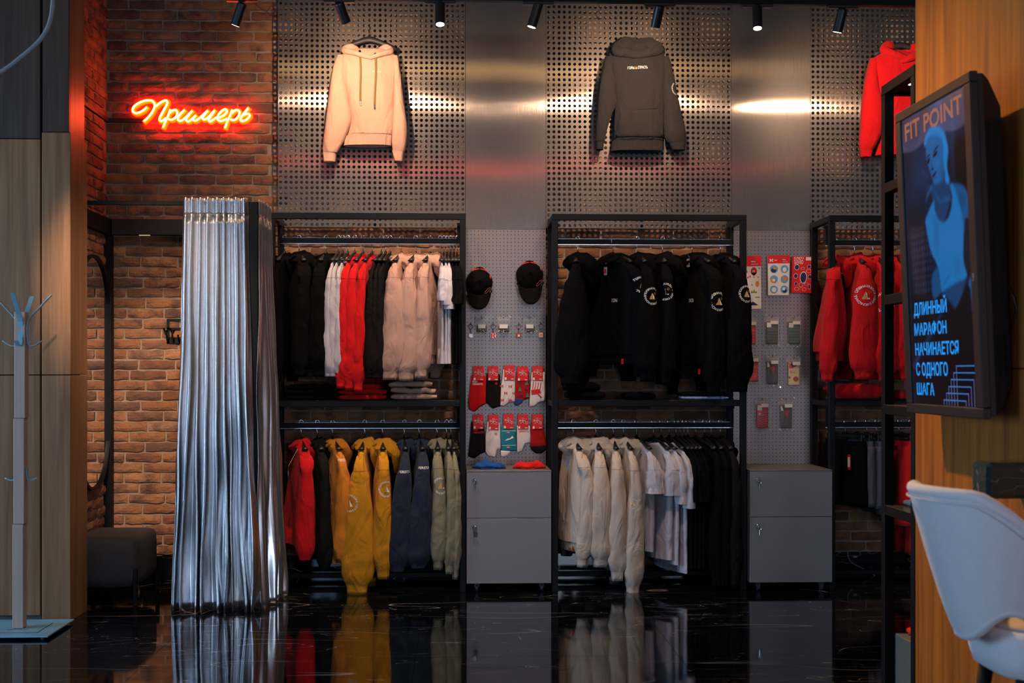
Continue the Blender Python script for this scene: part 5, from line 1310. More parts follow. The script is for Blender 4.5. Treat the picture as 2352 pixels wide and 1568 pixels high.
sock('white socks with red letter pattern, upper row', cs, (486, 48, 610, 222), [(478, 95), (612, 105), (618, 480), (540, 490), (478, 540), (438, 525), (448, 300)], sock_cols['white'], None, 0, kmarks)
sock('crimson socks with green trees and blue toes, upper row', cs, (646, 60, 770, 232), [(636, 120), (780, 115), (792, 435), (720, 460), (612, 450), (618, 300)], sock_cols['dred'], ([(612, 440), (725, 450), (690, 505), (640, 535), (612, 520)], sock_cols['blue']), 0, trees)
sock('white socks with a red hand, upper row', cs, (825, 55, 948, 224), [(815, 130), (970, 125), (975, 470), (890, 495), (845, 540), (785, 545), (800, 330)], sock_cols['white'], None, 0, hand)
sock('black socks with red lettering, lower row', cs, (115, 635, 238, 808), [(92, 720), (240, 730), (258, 1080), (195, 1105), (125, 1160), (60, 1140), (75, 960)], sock_cols['black'], None, 0, words_on(['RED', 'HEIGHTS'], 120, 830, 120, 24, REDTHREAD))
sock('short white socks with red lettering, lower row', cs, (298, 640, 418, 815), [(285, 720), (430, 735), (448, 1040), (400, 1060), (375, 1150), (290, 1130), (262, 1080), (262, 900)], sock_cols['white'], None, 0, words_on(['RED'], 372, 880, 62, 28, RED))
sock('teal socks with a white mountain, lower row', cs, (477, 630, 598, 805), [(448, 770), (612, 765), (636, 1068), (455, 1078), (443, 900)], sock_cols['teal'], ([(445, 1066), (560, 1075), (525, 1130), (470, 1145), (445, 1130)], sock_cols['white']), 0, mount)
sock('white ankle socks with red script, lower row', cs, (650, 635, 775, 808), [(640, 770), (790, 770), (806, 970), (735, 985), (700, 1080), (640, 1090), (636, 900)], sock_cols['white'], None, 0, words_on(['HEIGHTS'], 660, 845, 115, 20, RED))
sock('crimson socks with black toes, lower row', cs, (822, 635, 945, 808), [(812, 715), (955, 790), (995, 1010), (900, 1025), (804, 1025), (806, 860)], sock_cols['dred'], ([(803, 1015), (992, 1005), (990, 1060), (930, 1105), (860, 1100), (812, 1060)], sock_cols['black']))

# crumpled cloths on the first cabinet
def cloth_heap(label, x0, x1, h, mat, Y, seed):
    a, b = PX(x0, Y), PX(x1, Y); R = []; t = thing('crumpled_cloth', label, 'cloth', ((a + b) / 2, Y, ZCAB), 0, 'crumpled cloths on the cabinet')
    for k in range(15):
        f_ = k / 14; u = -1 + 2 * f_; e = max(.05, 1 - abs(u) ** 2.4) ** .6; row = []
        for j in range(18):
            an = 2 * PI * j / 18; c, s_ = math.cos(an), math.sin(an); r = 1 + .35 * nz(u * 2.5 + seed, c * 1.5, s_ * 1.5)
            row.append((u * (b - a) / 2, c * .06 * e * r, .0015 + max(0, (s_ + .65)) * h * .6 * e * r * (1 + .5 * nz(u * 4 + seed, 1.5))))
        R.append(row)
    MB().rings(R).build('cloth', mat, t, True)
    m = MB()
    for k in range(4): m.tube([( (b - a) * (.1 * k - .2) + .01 * math.sin(q + k), -.066 - .003 * q * .3, .004) for q in range(7)], .002, 5)
    m.build('cord', mat, t)
cloth_heap('crumpled blue cloth on top of the left grey cabinet', 1084, 1162, .045, fabric('blue_nylon', (30, 84, 160)), YF + .17, 1)
cloth_heap('crumpled red cloth on top of the left grey cabinet', 1177, 1254, .045, fabric('scarlet_nylon', (225, 28, 24)), YF + .17, 6)

# sticker packs
cs2 = ZA(1680, 570, 6.815)
def pack(label, conv, quad, head, mat_body, art, depth=.006, Y=YP - .035):
    c = P(*conv((quad[0][0] + quad[1][0]) / 2, quad[0][1]), Y); t = thing('sticker_pack', label, 'sticker pack', c, 0, 'sticker packs on the pegboard')
    q = lambda u, v, w2=0.: (lambda a, b: P(*conv(a[0] + (b[0] - a[0]) * v, a[1] + (b[1] - a[1]) * v), Y))( [quad[0][0] + (quad[1][0] - quad[0][0]) * u, quad[0][1] + (quad[1][1] - quad[0][1]) * u], [quad[3][0] + (quad[2][0] - quad[3][0]) * u, quad[3][1] + (quad[2][1] - quad[3][1]) * u]) - c + Vector((0, w2, 0))
    def rect(u0, v0, u1, v1, w0, w1, nm, mt, par):
        pts = [(u0, v0), (u1, v0), (u1, v1), (u0, v1)]; m = MB(); V = [q(u, v, w0) for u, v in pts] + [q(u, v, w1) for u, v in pts]
        m.add(V, [(0, 1, 2, 3), (7, 6, 5, 4), (0, 4, 5, 1), (1, 5, 6, 2), (2, 6, 7, 3), (3, 7, 4, 0)]); return m.build(nm, mt, par)
    sh = rect(0, 0, 1, 1, -depth, depth, 'sheet', mat_body, t)
    if head: rect(-.008, 0, 1.008, head, -depth - .0012, -depth - .0002, 'header', RED, t)
    art(t, sh, q, depth)
    peg(t, c, q(.5, .06) + c + Vector((0, .012, 0)), .03); return t
def disc(q, u, v, ru, rv, w2, n=20): return [q(u + ru * math.cos(2 * PI * k / n), v + rv * math.sin(2 * PI * k / n), w2) for k in range(n)]
def D(par, nm, mt, q, items, w2):
    m = MB()
    for it in items:
        V = disc(q, *it, w2); m.add(V, [tuple(range(len(V)))])
    return m.build(nm, mt, par)
def Poly(par, nm, mt, q, polys, w2):
    m = MB()
    for pl in polys: m.add([q(u, v, w2) for u, v in pl], [tuple(range(len(pl)))])
    return m.build(nm, mt, par)
def head_print(t, q, w2, k, second=True):
    m = MB(); put = lambda u0, v0: (lambda a, b: q(u0 + a, v0 - b, w2))
    Poly(t, 'header_mark', WHITEP, q, [[(.08, .45 * k), (.14, .45 * k), (.14, .8 * k), (.08, .8 * k)], [(.15, .62 * k), (.2, .45 * k), (.26, .45 * k), (.2, .62 * k), (.26, .8 * k), (.2, .8 * k)], [(.28, .58 * k), (.42, .58 * k), (.42, .66 * k), (.28, .66 * k)]], w2)
    put_text(m, 'Набор', put(.66, .62 * k), .16, .14 * k); put_text(m, 'стикеров', put(.66, .86 * k), .24, .12 * k); m.build('header_text', WHITEP, t)
def art_balloon(t, sh, q, d):
    head_print(t, q, -d - .002, .195); w2 = -d - .0006
    D(sh, 'red_balloon', RED, q, [(.755, .29, .105, .075), (.32, .30, .06, .045)], w2); Poly(sh, 'balloon_tip', RED, q, [[(.66, .32), (.85, .32), (.755, .385)]], w2); Poly(sh, 'balloon_mark', WHITEP, q, [[(.72, .27), (.74, .27), (.74, .31), (.72, .31)], [(.75, .29), (.78, .27), (.80, .27), (.77, .29), (.80, .31), (.78, .31)]], w2 - .0003)
    D(sh, 'yellow_shape', ORANGEP, q, [(.755, .40, .03, .014), (.87, .53, .065, .055), (.52, .30, .03, .02), (.1, .68, .05, .025)], w2); D(sh, 'red_heart', RED, q, [(.62, .39, .025, .022), (.55, .41, .025, .022), (.9, .40, .02, .012)], w2)
    Poly(sh, 'green_tree', GREENP, q, [[(.64, .70), (.68, .64), (.72, .68), (.76, .62), (.80, .68), (.84, .66), (.86, .70)]], w2); D(sh, 'blue_shape', SKYP, q, [(.94, .235, .03, .02), (.69, .545, .03, .018), (.61, .79, .035, .02), (.87, .78, .09, .012), (.2, .85, .1, .06)], w2)
    Poly(sh, 'mountain', NAVYP, q, [[(.5, .93), (.58, .87), (.64, .88), (.72, .86), (.82, .9), (.9, .93)], [(.12, .84), (.2, .76), (.28, .84)]], w2)
def art_circles(t, sh, q, d):
    head_print(t, q, -d - .002, .2); w2 = -d - .0006; cc = [(.28, .345), (.77, .345), (.28, .60), (.78, .60), (.28, .855), (.78, .855)]
    D(sh, 'round_sticker', SKYP, q, [(u, v, .185, .10) for u, v in cc], w2); D(sh, 'sticker_shape', NAVYP, q, [(.26, .375, .12, .06), (.8, .885, .1, .05)], w2 - .0003); D(sh, 'sticker_shape', ORANGEP, q, [(.3, .32, .07, .035), (.24, .635, .12, .055), (.79, .59, .1, .05)], w2 - .0004); D(sh, 'sticker_shape', WHITEP, q, [(.77, .36, .09, .06), (.27, .62, .06, .035), (.28, .86, .11, .06), (.76, .84, .07, .04)], w2 - .0005)
def art_map(t, sh, q, d):
    w2 = -d - .0006; m = MB(); rnd = random.Random(4)
    for i, ln in enumerate(('КЛЮЧ', 'КУДА', 'ХОЧУ')): put_text(m, ln, lambda a, b: q(.08 + a, .075 + .07 * i - b, w2), .44, .055)
    m.build('pack_text', WHITEP, sh)
    spots = [(.55, .58, .17, .17), (.22, .30, .12, .08), (.8, .28, .09, .05), (.18, .54, .10, .07), (.86, .56, .1, .06), (.2, .75, .08, .05), (.45, .78, .11, .07), (.72, .76, .11, .04), (.86, .83, .06, .07), (.25, .89, .12, .05), (.62, .9, .1, .05), (.8, .40, .13, .05), (.5, .33, .09, .04)]
    D(sh, 'sticker_outline', WHITEP, q, spots, w2); D(sh, 'sticker_shape', NAVYP, q, [(u, v, a * .84, b * .84) for i, (u, v, a, b) in enumerate(spots) if i in (0, 1, 2, 3, 4, 5, 8)], w2 - .0003); D(sh, 'sticker_shape', RED, q, [(u, v, a * .84, b * .84) for i, (u, v, a, b) in enumerate(spots) if i in (6, 7, 9, 10, 11, 12)], w2 - .0003)
    Poly(sh, 'price_label', PAPERW, q, [[(.63, .02), (.98, .02), (.98, .11), (.63, .11)]], w2 - .0003)
pack('long sticker pack with a red balloon behind the middle rack post', cs2, [(-2, 120), (458, 118), (465, 948), (5, 960)], .195, PAPERW, art_balloon)
pack('sticker pack with six round blue stickers', cs2, [(566, 112), (910, 110), (890, 735), (570, 738)], .2, PAPERW, art_circles, .008)
pack('red sticker pack crowded with navy stickers', cs2, [(950, 128), (1285, 130), (1250, 700), (935, 697)], None, RED, art_map, .009)

# phone cases in clear sleeves
def phone(label, conv, quad, mat, style, seed, Y=YP - .035):
    c = P(*conv((quad[0] + quad[2]) / 2, quad[1]), Y); t = thing('phone_case', label, 'phone case', c, 0, 'phone cases in clear sleeves'); k = Y / FPX / 6.815
    w2 = (quad[2] - quad[0]) * k / 2; h = (quad[3] - quad[1]) * k
    film_bag(t, -w2 * 1.45, w2 * 1.3, -h * 1.12, h * .22, .014, seed)
    bd = MB().box((-w2, -.006, -h), (w2, .006, 0), .004).build('case', mat, t)
    MB().box((-w2 * .96, -.0068, -h * .25), (-w2 * .12, -.0058, -h * .035), .002).build('camera_cutout', PAPERW if style != 'art' else RED, bd)
    if style == 'ribs':
        for i in range(5): MB().box((-w2 * .94, -.0095, -h * (.34 + .13 * i) - h * .115), (w2 * .94, -.0055, -h * (.34 + .13 * i)), .002).build('rib', mat, bd)
    else:
        m = MB()
        if style == 'bolt': m.prism([(-.9 * w2, 0), (.9 * w2, 0), (.3 * w2, -.45 * h), (0, -.75 * h), (.05 * w2, -.5 * h), (-.3 * w2, -.35 * h)], -.0068, -.006, lambda a, b, z: (a, z, b)); m.build('printed_shape', M('dull_red_print', lin(150, 30, 35), .6), bd)
        if style == 'art':
            for x, z, r in ((.3, -.72, .5), (-.9, -.65, .25), (-.1, -.08, .55)): m.prism([(max(-w2, min(w2, w2 * (x + r * math.cos(a * PI / 8)))), max(-h, min(0, -h * -z * 1 + w2 * r * .9 * math.sin(a * PI / 8)))) for a in range(16)], -.0068, -.006, lambda a, b, z2: (a, z2, b))
            m.build('printed_flower', M('berry_red', lin(175, 25, 40), .6), bd)
        if style == 'stripes':
            for i in range(7): m.tube([(w2 * (.95 - .25 * f_) - .12 * f_ * w2, -.0065, -h * (.36 + .09 * i) - h * .012 * f_ ** 1.6) for f_ in range(6)], .0016, 4)
            m.build('printed_stripe', M('brown_print', lin(90, 40, 20), .7), bd)
    m = MB()
    if style in ('art', 'stripes'):
        put_text(m, 'RED', lambda a, b: Vector((-w2 * .8 + a, -.0072, -h * .40 + b)), w2 * .5, h * .045); put_text(m, 'HEIGHTS', lambda a, b: Vector((-w2 * .8 + a, -.0072, -h * .46 + b)), w2 * .95, h * .045); m.build('printed_word', WHITEP if style == 'stripes' else RED, bd)
    MB().box((-w2 * .35, -.017, -h * .11), (w2 * 1.0, -.016, h * .035)).build('price_label', PAPERW, t); peg(t, c, c + Vector((0, .012, h * .18)), .03)
cs3 = ZA(1680, 790, 6.815); redc = M('phone_red', lin(225, 22, 26), .45); 
phone('ribbed red phone case in clear sleeve, upper row', cs2, (200, 1165, 380, 1505), redc, 'ribs', 11)
phone('ribbed dark grey phone case in clear sleeve', cs2, (545, 1150, 725, 1500), M('phone_grey', (.05, .05, .052), .45), 'ribs', 12)
phone('ribbed dark green phone case in clear sleeve', cs2, (890, 1155, 1070, 1500), M('phone_green', lin(24, 86, 78), .45), 'ribs', 13)
phone('ribbed red phone case in clear sleeve, second row', cs3, (240, 235, 415, 590), redc, 'ribs', 14)
phone('dark phone case with red lightning, second row', cs3, (555, 270, 725, 630), M('phone_charcoal', (.03, .028, .03), .45), 'bolt', 15)
phone('cream phone case with red flowers in clear sleeve', cs3, (890, 290, 1068, 650), M('phone_cream', lin(225, 200, 150), .5), 'art', 16)
phone('red phone case with brown stripes in clear sleeve', cs3, (400, 945, 575, 1320), redc, 'stripes', 17)
phone('dark phone case with red lightning, bottom row', cs3, (765, 950, 945, 1320), bpy.data.materials['phone_charcoal'], 'bolt', 18)
# ------------------------------------------------------------------ coat stand
YS = 6.49
BLUEM = M('pale_steel_paint', (.24, .48, .60), .35, .2, var=.05)
BEECH = wood_material('pale_beech', (.40, .27, .22), (.52, .37, .31), .5)
st = thing('coat_stand', 'wooden coat stand with pale steel prongs and square base at far left', 'coat stand', (PX(45, YS), YS, 0)); so = st.location.copy()
MB().box((-.245, -.21, .012), (.205, .22, .02), .002).build('base_plate', BLUEM, st)
for x0, y0, x1, y1 in ((-.16, -.13, .13, -.125), (.125, -.13, .13, .12), (-.05, -.05, .06, -.046)): MB().box((x0, y0, .0195), (x1, y1, .0206)).build('base_groove', DARKGAP, st)
for sx in (-.2, .17):
    for sy in (-.17, .18): MB().cyl((sx, sy, 0), (sx, sy, .012), .012, 10).build('foot', BLACKP, st)
zs_ = [.02, PZ(1198, YS), PZ(959, YS), PZ(718, YS)]
for a, b in zip(zs_[:-1], zs_[1:]): MB().box((-.027 + .014 * a / 1.6, -.027, a + .0015), (.027 + .014 * a / 1.6, .027, b), .003).build('post', BEECH, st)
def prong(pts, wd, ax):
    m = MB(); R = []; ax = Vector(ax).normalized(); pts = smooth_path([Vector(p) for p in pts], 4)
    for i, p in enumerate(pts):
        t_ = (pts[min(i + 1, len(pts) - 1)] - pts[max(0, i - 1)]).normalized(); n_ = t_.cross(ax).normalized() * .0022; a = ax * wd * (.8 if i in (0, len(pts) - 1) else 1)
        R.append([p - a - n_, p + a - n_, p + a + n_, p - a + n_])
    m.rings(R).build('prong', BLUEM, st)
zt_ = zs_[-1]; xc = .014
for dx, dy in ((-1, 0), (1, 0), (0, -1), (0, 1)):
    ax = (-dy, dx, 0); d = Vector((dx, dy, 0)); c = Vector((xc, 0, 0)) + d * .0285
    prong([c + Vector((0, 0, zt_ - .16)), c + Vector((0, 0, zt_ - .05)), c + d * .055 + Vector((0, 0, zt_ + .02)), c + d * .115 + Vector((0, 0, zt_ + .085))], .0115, ax)
    prong([c + Vector((0, 0, zt_ - .13)), c + d * .004 + Vector((0, 0, zt_ - .165)), c + d * .03 + Vector((0, 0, zt_ - .168)), c + d * .068 + Vector((0, 0, zt_ - .145))], .010, ax)
z2 = PZ(1098, YS)
for dx in (-1, 1):
    d = Vector((dx, 0, 0)); c = Vector((xc * .6, 0, 0)) + d * .0285
    prong([c + Vector((0, 0, z2 + .06)), c + d * .002 + Vector((0, 0, z2 + .01)), c + d * .02 + Vector((0, 0, z2 - .002)), c + d * .05 + Vector((0, 0, z2 + .01))], .009, (0, 1, 0))

# hanging cable top left
yc = 5.0
pts = [P(124, -260, yc), P(125, -80, yc), P(122, 0, yc), P(114, 52, yc), P(92, 92, yc), P(50, 130, yc), P(0, 166, yc), P(-70, 196, yc), P(-150, 180, yc), P(-200, 90, yc), P(-215, -60, yc), P(-218, -260, yc)]
pts = [Vector((p.x, p.y, min(p.z, ZC - .001))) for p in pts]; pts[0].z = pts[-1].z = ZC - .001
o = MB().tube(smooth_path(pts, 6), .0085, 10).build('hanging_cable', M('pale_grey_braid', (.30, .34, .38), .7, bump=.6, bscale=900), None, True); props(o, 'pale grey cable looping down from the ceiling at upper left', 'cable')

# ------------------------------------------------------------------ open shelf unit beside the wood wall
su = thing('shelf_unit', 'tall open black shelf unit tucked behind the wood wall', 'shelf unit', (1.672, 4.65, 0)); s0 = su.location.copy()
def SB(n, a, b, mat=BLACKM, bev=.002, par=su): return MB().box(Vector(a) - s0, Vector(b) - s0, bev).build(n, mat, par)
xa, xb, ya, yb, ZT = 1.672, 2.25, 4.65, 5.02, 2.43; T = .039
for x in (xa, xb - T):
    for y in (ya, yb - T): SB('post', (x, y, 0), (x + T, y + T, ZT - T))
    for z in (ZT - T, 2.0, 1.56): SB('side_bar', (x, ya if z > 2.1 else ya + T, z), (x + T, yb if z > 2.1 else yb - T, z + T))
for y in (ya, yb - T): SB('cross_bar', (xa + T, y, ZT - T), (xb - T, y + T, ZT))
SB('top_board', (xa + T, ya + T, ZT - .032), (xb - T, yb - T, ZT - .01))
for z in (1.13, .735): SB('shelf', (xa + .002, ya + T + .001, z), (xb - .002, yb - T - .001, z + .034)); SB('shelf_edge', (xa + .001, ya + .002, z + .0345), (xb - .001, yb - .002, z + .038), M('shelf_marble', (.05, .05, .055), .15))
SB('downlight', (xa + .045, 4.76, ZT - .035), (xa + .075, 4.84, ZT - .0325), M('downlight_lens', (.9, .95, 1), .3, emit=(.8, .9, 1), es=6))
o = MB().box((xa + T + .002, ya + T + .01, .0), (xb - T - .002, yb - T - .005, .27), .003).build('storage_box', M('slate_board', (.09, .12, .13), .5)); props(o, 'slate grey storage box on the floor inside the shelf unit', 'box')
folded('folded blue cloth on the shelf behind the chair back', 'folded clothes', 2092, 2175, 1165, 1180, 1, fabric('slate_blue_cotton', (70, 95, 125)), Y=4.80, zbase=.7735, depth=.16)
folded('red folded garment on the slate grey box', 'folded clothes', 2118, 2200, 1440, 1462, 1, cRED, Y=4.74, zbase=.2705, depth=.2)

# ------------------------------------------------------------------ screen on the wood wall
Yf, Yn = 4.40, 3.745
tv = thing('wall_screen', 'large portrait screen with blue fitness picture on the wood wall', 'screen', ((PX(2062, Yf) + PX(2090, Yf)) / 2, (Yf + Yn) / 2, 1.674))
tilt = math.atan2(PX(2090, Yf) - PX(2062, Yf), 1.037); tv.rotation_euler = (0, -tilt, 0)
hw, hh = (Yf - Yn) / 2, 1.037 / 2; bx, bz = .052, .033
# local: -x = out of the screen, +y = far end (picture left), z up
def fr(u, v, w_): return (w_, hw - u, hh - v)          # u along the picture from left, v down
W_, H_ = 2 * hw, 2 * hh
BEZ = M('tv_bezel', (.016, .015, .016), .38, var=.1)
m = MB()
for a, b in (((0, 0), (W_, bz)), ((0, H_ - bz), (W_, H_)), ((0, bz), (bx, H_ - bz)), ((W_ - bx, bz), (W_, H_ - bz))): m.box(fr(*a, -.012), fr(*b, .014), .003)
m.build('bezel', BEZ, tv)
hs = [[(.014, s1 * hw * .985, s2 * hh * .985) for s1, s2 in ((1, 1), (-1, 1), (-1, -1), (1, -1))], [(.03, s1 * hw * .985, s2 * hh * .985) for s1, s2 in ((1, 1), (-1, 1), (-1, -1), (1, -1))], [(.05, s1 * hw * .96, s2 * hh * .95) for s1, s2 in ((1, 1), (-1, 1), (-1, -1), (1, -1))], [(.088, s1 * hw * .93, s2 * hh * .80) for s1, s2 in ((1, 1), (-1, 1), (-1, -1), (1, -1))], [(.096, s1 * hw * .86, s2 * hh * .76) for s1, s2 in ((1, 1), (-1, 1), (-1, -1), (1, -1))]]
MB().rings(hs).build('housing', BLACKP, tv)
m = MB()
for k in range(22):
    for x in (.052, .068): m.box((x, -hw * .968, -.27 - .006 * k + .0), (x + .011, -hw * .925, -.2675 - .006 * k))
m.build('vent', DARKGAP, tv)
MB().box((.09, -.12, -.15), (.122, .12, .15)).build('wall_mount', BLACKM, tv)
MB().tube([(.08, -hw * .9, -.10), (.10, -hw * .97, -.16), (.104, -hw * .98, -.2), (.09, -hw * .9, -.26)], .004, 8).build('power_cable', BLACKP, tv, True)
m = MB(); put_text(m, 'LG', lambda x, y: fr(W_ - .026 - y, H_ * .60 - x, -.0125), .022, .012); m.build('maker_mark', M('grey_print', (.3, .3, .32), .5), tv)
# picture, painted as colours on a fine grid
SW, SH = W_ - 2 * bx, H_ - 2 * bz
NX, NY = 150, 264
S, T_ = np.meshgrid((np.arange(NX) + .5) / NX, (np.arange(NY) + .5) / NY)
def inside(poly):
    r = np.zeros(S.shape, bool); n = len(poly); j = n - 1
    for i in range(n):
        xi, yi = poly[i]; xj, yj = poly[j]
        if yi != yj: r ^= ((yi > T_) != (yj > T_)) & (S < (xj - xi) * (T_ - yi) / (yj - yi) + xi)
        j = i
    return r.astype(float)
def blur(a, k):
    for ax in (0, 1):
        for _ in range(2):
            p = np.pad(a, [(k, k) if q == ax else (0, 0) for q in (0, 1)], mode='edge'); c = np.cumsum(p, axis=ax); c = np.insert(c, 0, 0, axis=ax)
            a = (np.take(c, range(2 * k + 1, c.shape[ax]), ax) - np.take(c, range(0, c.shape[ax] - 2 * k - 1), ax)) / (2 * k + 1)
    return a
def smp(pl, k=3): return [(p.x, p.y) for p in smooth_path([Vector((a, b, 0)) for a, b in pl], k, True)]
def shape(pl, soft=1, sm=True): return blur(inside(smp(pl) if sm else pl), soft)
def ell(cx, cy, rx, ry, rot=0., soft=.25):
    a = 1.77; x, y = (S - cx), (T_ - cy) * a; c, s_ = math.cos(rot), math.sin(rot); u, v = (x * c + y * s_) / rx, (-x * s_ + y * c) / (ry * a); return np.clip((1 - np.sqrt(u * u + v * v)) / soft, 0, 1)
rng = np.random.RandomState(3)
def clouds(kx, ky, seed):
    r = np.random.RandomState(seed).rand(NY, NX); return (lambda q: (q - q.min()) / (q.max() - q.min()))(blur(blur(r, ky), kx))
Lm = .03 + .10 * clouds(5, 9, 1) + .07 * clouds(9, 4, 2)
Lm *= np.where(T_ < .62, 1.0, .5)
Lm += .22 * ell(.3, .2, .3, .16, 0, .9) * clouds(4, 6, 5) + .18 * ell(.72, .08, .3, .13, 0, .9) + .3 * ell(.80, .19, .06, .12, 0, .9) * clouds(2, 6, 8)
Lm -= .14 * shape([(.804, .143), (1.011, .16), (.999, .311), (.797, .277)], 5, False)
warm = np.zeros_like(Lm)
band_ = np.clip((.115 + .012 * np.sin(S * 9) - T_) / .01, 0, 1); warm += .34 * band_ * (.5 + .5 * clouds(6, 3, 11)); Lm += .22 * band_ * clouds(3, 8, 12)
gr = shape([(.057, .386), (.418, .397), (.449, .636), (.098, .618)], 3, False); Lm += gr * .13 * ((np.sin(S * 150) > .1) & (np.sin(T_ * 260) > -.2)); warm += gr * .16 * (S < .3) * clouds(4, 8, 15)
def lay(mask, val):
    global Lm, warm
    Lm = Lm * (1 - mask) + val * mask; warm = warm * (1 - mask)
lay(shape([(.522, .69), (.54, .70), (.05, .88), (.02, .875), (.02, .86)], 1, False) * .7, .32)                      # pale strap
lay(shape([(.46, .26), (.70, .25), (.745, .28), (.72, .345), (.60, .40), (.48, .33)], 1), .33)                   # neck and chest
lay(shape([(.745, .283), (.907, .299), (.98, .331), (1.02, .374), (.985, .407), (.93, .41), (.90, .46), (.84, .36), (.76, .30)], 1), .47)    # shoulder and arm
lay(ell(.90, .345, .07, .03, .8, .8) * .5, .30)
lay(shape([(.48, .316), (.36, .36), (.335, .385), (.40, .48), (.50, .54), (.539, .625), (.725, .626), (.924, .592), (.886, .54), (.90, .441), (.86, .36), (.784, .291), (.735, .287), (.76, .333), (.70, .385), (.62, .397), (.55, .385), (.493, .345)], 1), .66)   # vest
lay(ell(.66, .45, .22, .07, .2, .9) * .35, .68); lay(ell(.5, .43, .07, .10, 0, .9) * .5, .50); lay(ell(.80, .55, .08, .05, .6, .9) * .4, .50); lay(ell(.62, .59, .12, .012, -.5, .8) * .5, .48)
lay(shape([(.501, .54), (.407, .566), (.40, .60), (.412, .643), (.484, .638), (.54, .618)], 1), .42); lay(shape([(.538, .629), (.923, .596), (.851, .646), (.748, .685), (.683, .676)], 1), .36)
lay(shape([(.52, .64), (.66, .66), (.75, .69), (.85, .648), (.93, .60), (.96, .70), (.90, .86), (.55, .86), (.60, .74)], 2), .045)     # dark leggings
lay(shape([(.935, .614), (.985, .592), (1.005, .653), (.98, .708), (.963, .63)], 1), .5)
lay(shape([(.366, .124), (.389, .095), (.467, .072), (.575, .078), (.675, .105), (.712, .14), (.732, .173), (.705, .227), (.73, .278), (.672, .272), (.66, .23), (.60, .25), (.50, .15)], 1), .74)      # hair
lay(shape([(.393, .127), (.434, .104), (.516, .104), (.62, .122), (.659, .149), (.652, .187), (.662, .23), (.631, .261), (.507, .268), (.474, .246), (.434, .211), (.394, .175)], 1), .54)         # face
lay(ell(.56, .20, .08, .03, .4, .9) * .5, .66); lay(ell(.50, .125, .08, .018, .1, .9) * .5, .66); lay(ell(.63, .235, .05, .035, 0, .9) * .6, .42)
lay(ell(.532, .168, .042, .0085, -.25, .4), .08); lay(ell(.425, .180, .030, .010, -.35, .4), .08); lay(ell(.545, .152, .055, .005, -.35, .4) * .9, .12); lay(ell(.425, .164, .035, .005, -.3, .4) * .8, .14)
lay(ell(.475, .205, .016, .022, .1, .7) * .6, .36); lay(ell(.482, .213, .028, .005, 0, .5) * .8, .18); lay(ell(.505, .233, .045, .0065, -.25, .4) * .95, .14); lay(ell(.50, .243, .04, .005, -.2, .5) * .6, .34)
for a, b in (((.297, .195), (.403, .235)), ((.36, .29), (.46, .27)), ((.34, .31), (.45, .275)), ((.37, .265), (.45, .27)), ((.60, .10), (.70, .20)), ((.52, .09), (.63, .12))):
    dx, dy = b[0] - a[0], b[1] - a[1]; lay(shape([(a[0], a[1]), (b[0], b[1] - .006), (b[0] + .012, b[1]), (a[0] + .008, a[1] + .006)], 1, False) * .7, .60)
lay(shape([(.47, .275), (.58, .325), (.72, .322), (.86, .36), (.92, .44), (.905, .44), (.84, .37), (.72, .332), (.57, .335)], 1, False) * .45, .68)       # earphone cord
Lm = np.clip(Lm, 0, 1); K = Lm[..., None]
rgb = np.concatenate([.006 * K, .36 * K ** 2.1, 1.0 * K ** 1.9], 2) * .72 + warm[..., None] * np.array([.13, .068, .055])
vs = [fr(bx + SW * i / NX, bz + SH * j / NY, -.006) for j in range(NY + 1) for i in range(NX + 1)]
fs = [(j * (NX + 1) + i, j * (NX + 1) + i + 1, (j + 1) * (NX + 1) + i + 1, (j + 1) * (NX + 1) + i) for j in range(NY) for i in range(NX)]
mp_ = bpy.data.materials.new('lit_picture'); mp_.use_nodes = True; bs = mp_.node_tree.nodes['Principled BSDF']; at_ = mp_.node_tree.nodes.new('ShaderNodeAttribute'); at_.attribute_name = 'picture'
mp_.node_tree.links.new(at_.outputs['Color'], bs.inputs['Emission Color']); bs.inputs['Emission Strength'].default_value = 1.0; bs.inputs['Base Color'].default_value = (.004, .004, .005, 1); bs.inputs['Roughness'].default_value = .2; bs.inputs['Specular IOR Level'].default_value = .12
scr = mesh_obj('display', vs, fs, mp_, tv)
ca_ = scr.data.color_attributes.new('picture', 'FLOAT_COLOR', 'CORNER'); rgba = np.ones((NY * NX, 4, 4), np.float32); rgba[:, :, :3] = rgb.reshape(-1, 1, 3); ca_.data.foreach_set('color', rgba.ravel())
CYAN = M('lit_cyan_letters', (.01, .02, .03), .3, emit=(.004, .30, .92), es=.85); SALMON = M('lit_salmon_letters', (.02, .01, .01), .3, emit=(.30, .10, .055), es=.8); LINEM = M('lit_line', (.01, .01, .02), .3, emit=(.12, .12, .30), es=.8); LINEB = M('lit_line_blue', (.01, .01, .02), .3, emit=(.03, .17, .5), es=.8)
for body_, s0_, s1_, t0_, t1_, mt in (('FIT POINT', .054, .955, .016, .077, SALMON), ('ДЛИННЫЙ', .083, .615, .649, .6915, CYAN), ('МАРАФОН', .079, .60, .72, .761, CYAN), ('НАЧИНАЕТСЯ', .081, .768, .7885, .830, CYAN), ('С ОДНОГО', .083, .593, .857, .9005, CYAN), ('ШАГА', .081, .37, .927, .9675, CYAN)):
    ws = body_.split(' '); tot_ = text_shape(body_, .018)[2]; kx = SW * (s1_ - s0_) / tot_; xo = 0
    for wd_ in ws:
        m = MB(); put_text(m, wd_, lambda x, y: fr(bx + SW * s0_ + xo + x, bz + SH * t1_ - y, -.0068), text_shape(wd_, .018)[2] * kx, SH * (t1_ - t0_)); m.build('screen_text', mt, scr)
        xo = (tot_ - text_shape(ws[-1], .018)[2]) * kx
ma, mb_ = MB(), MB()
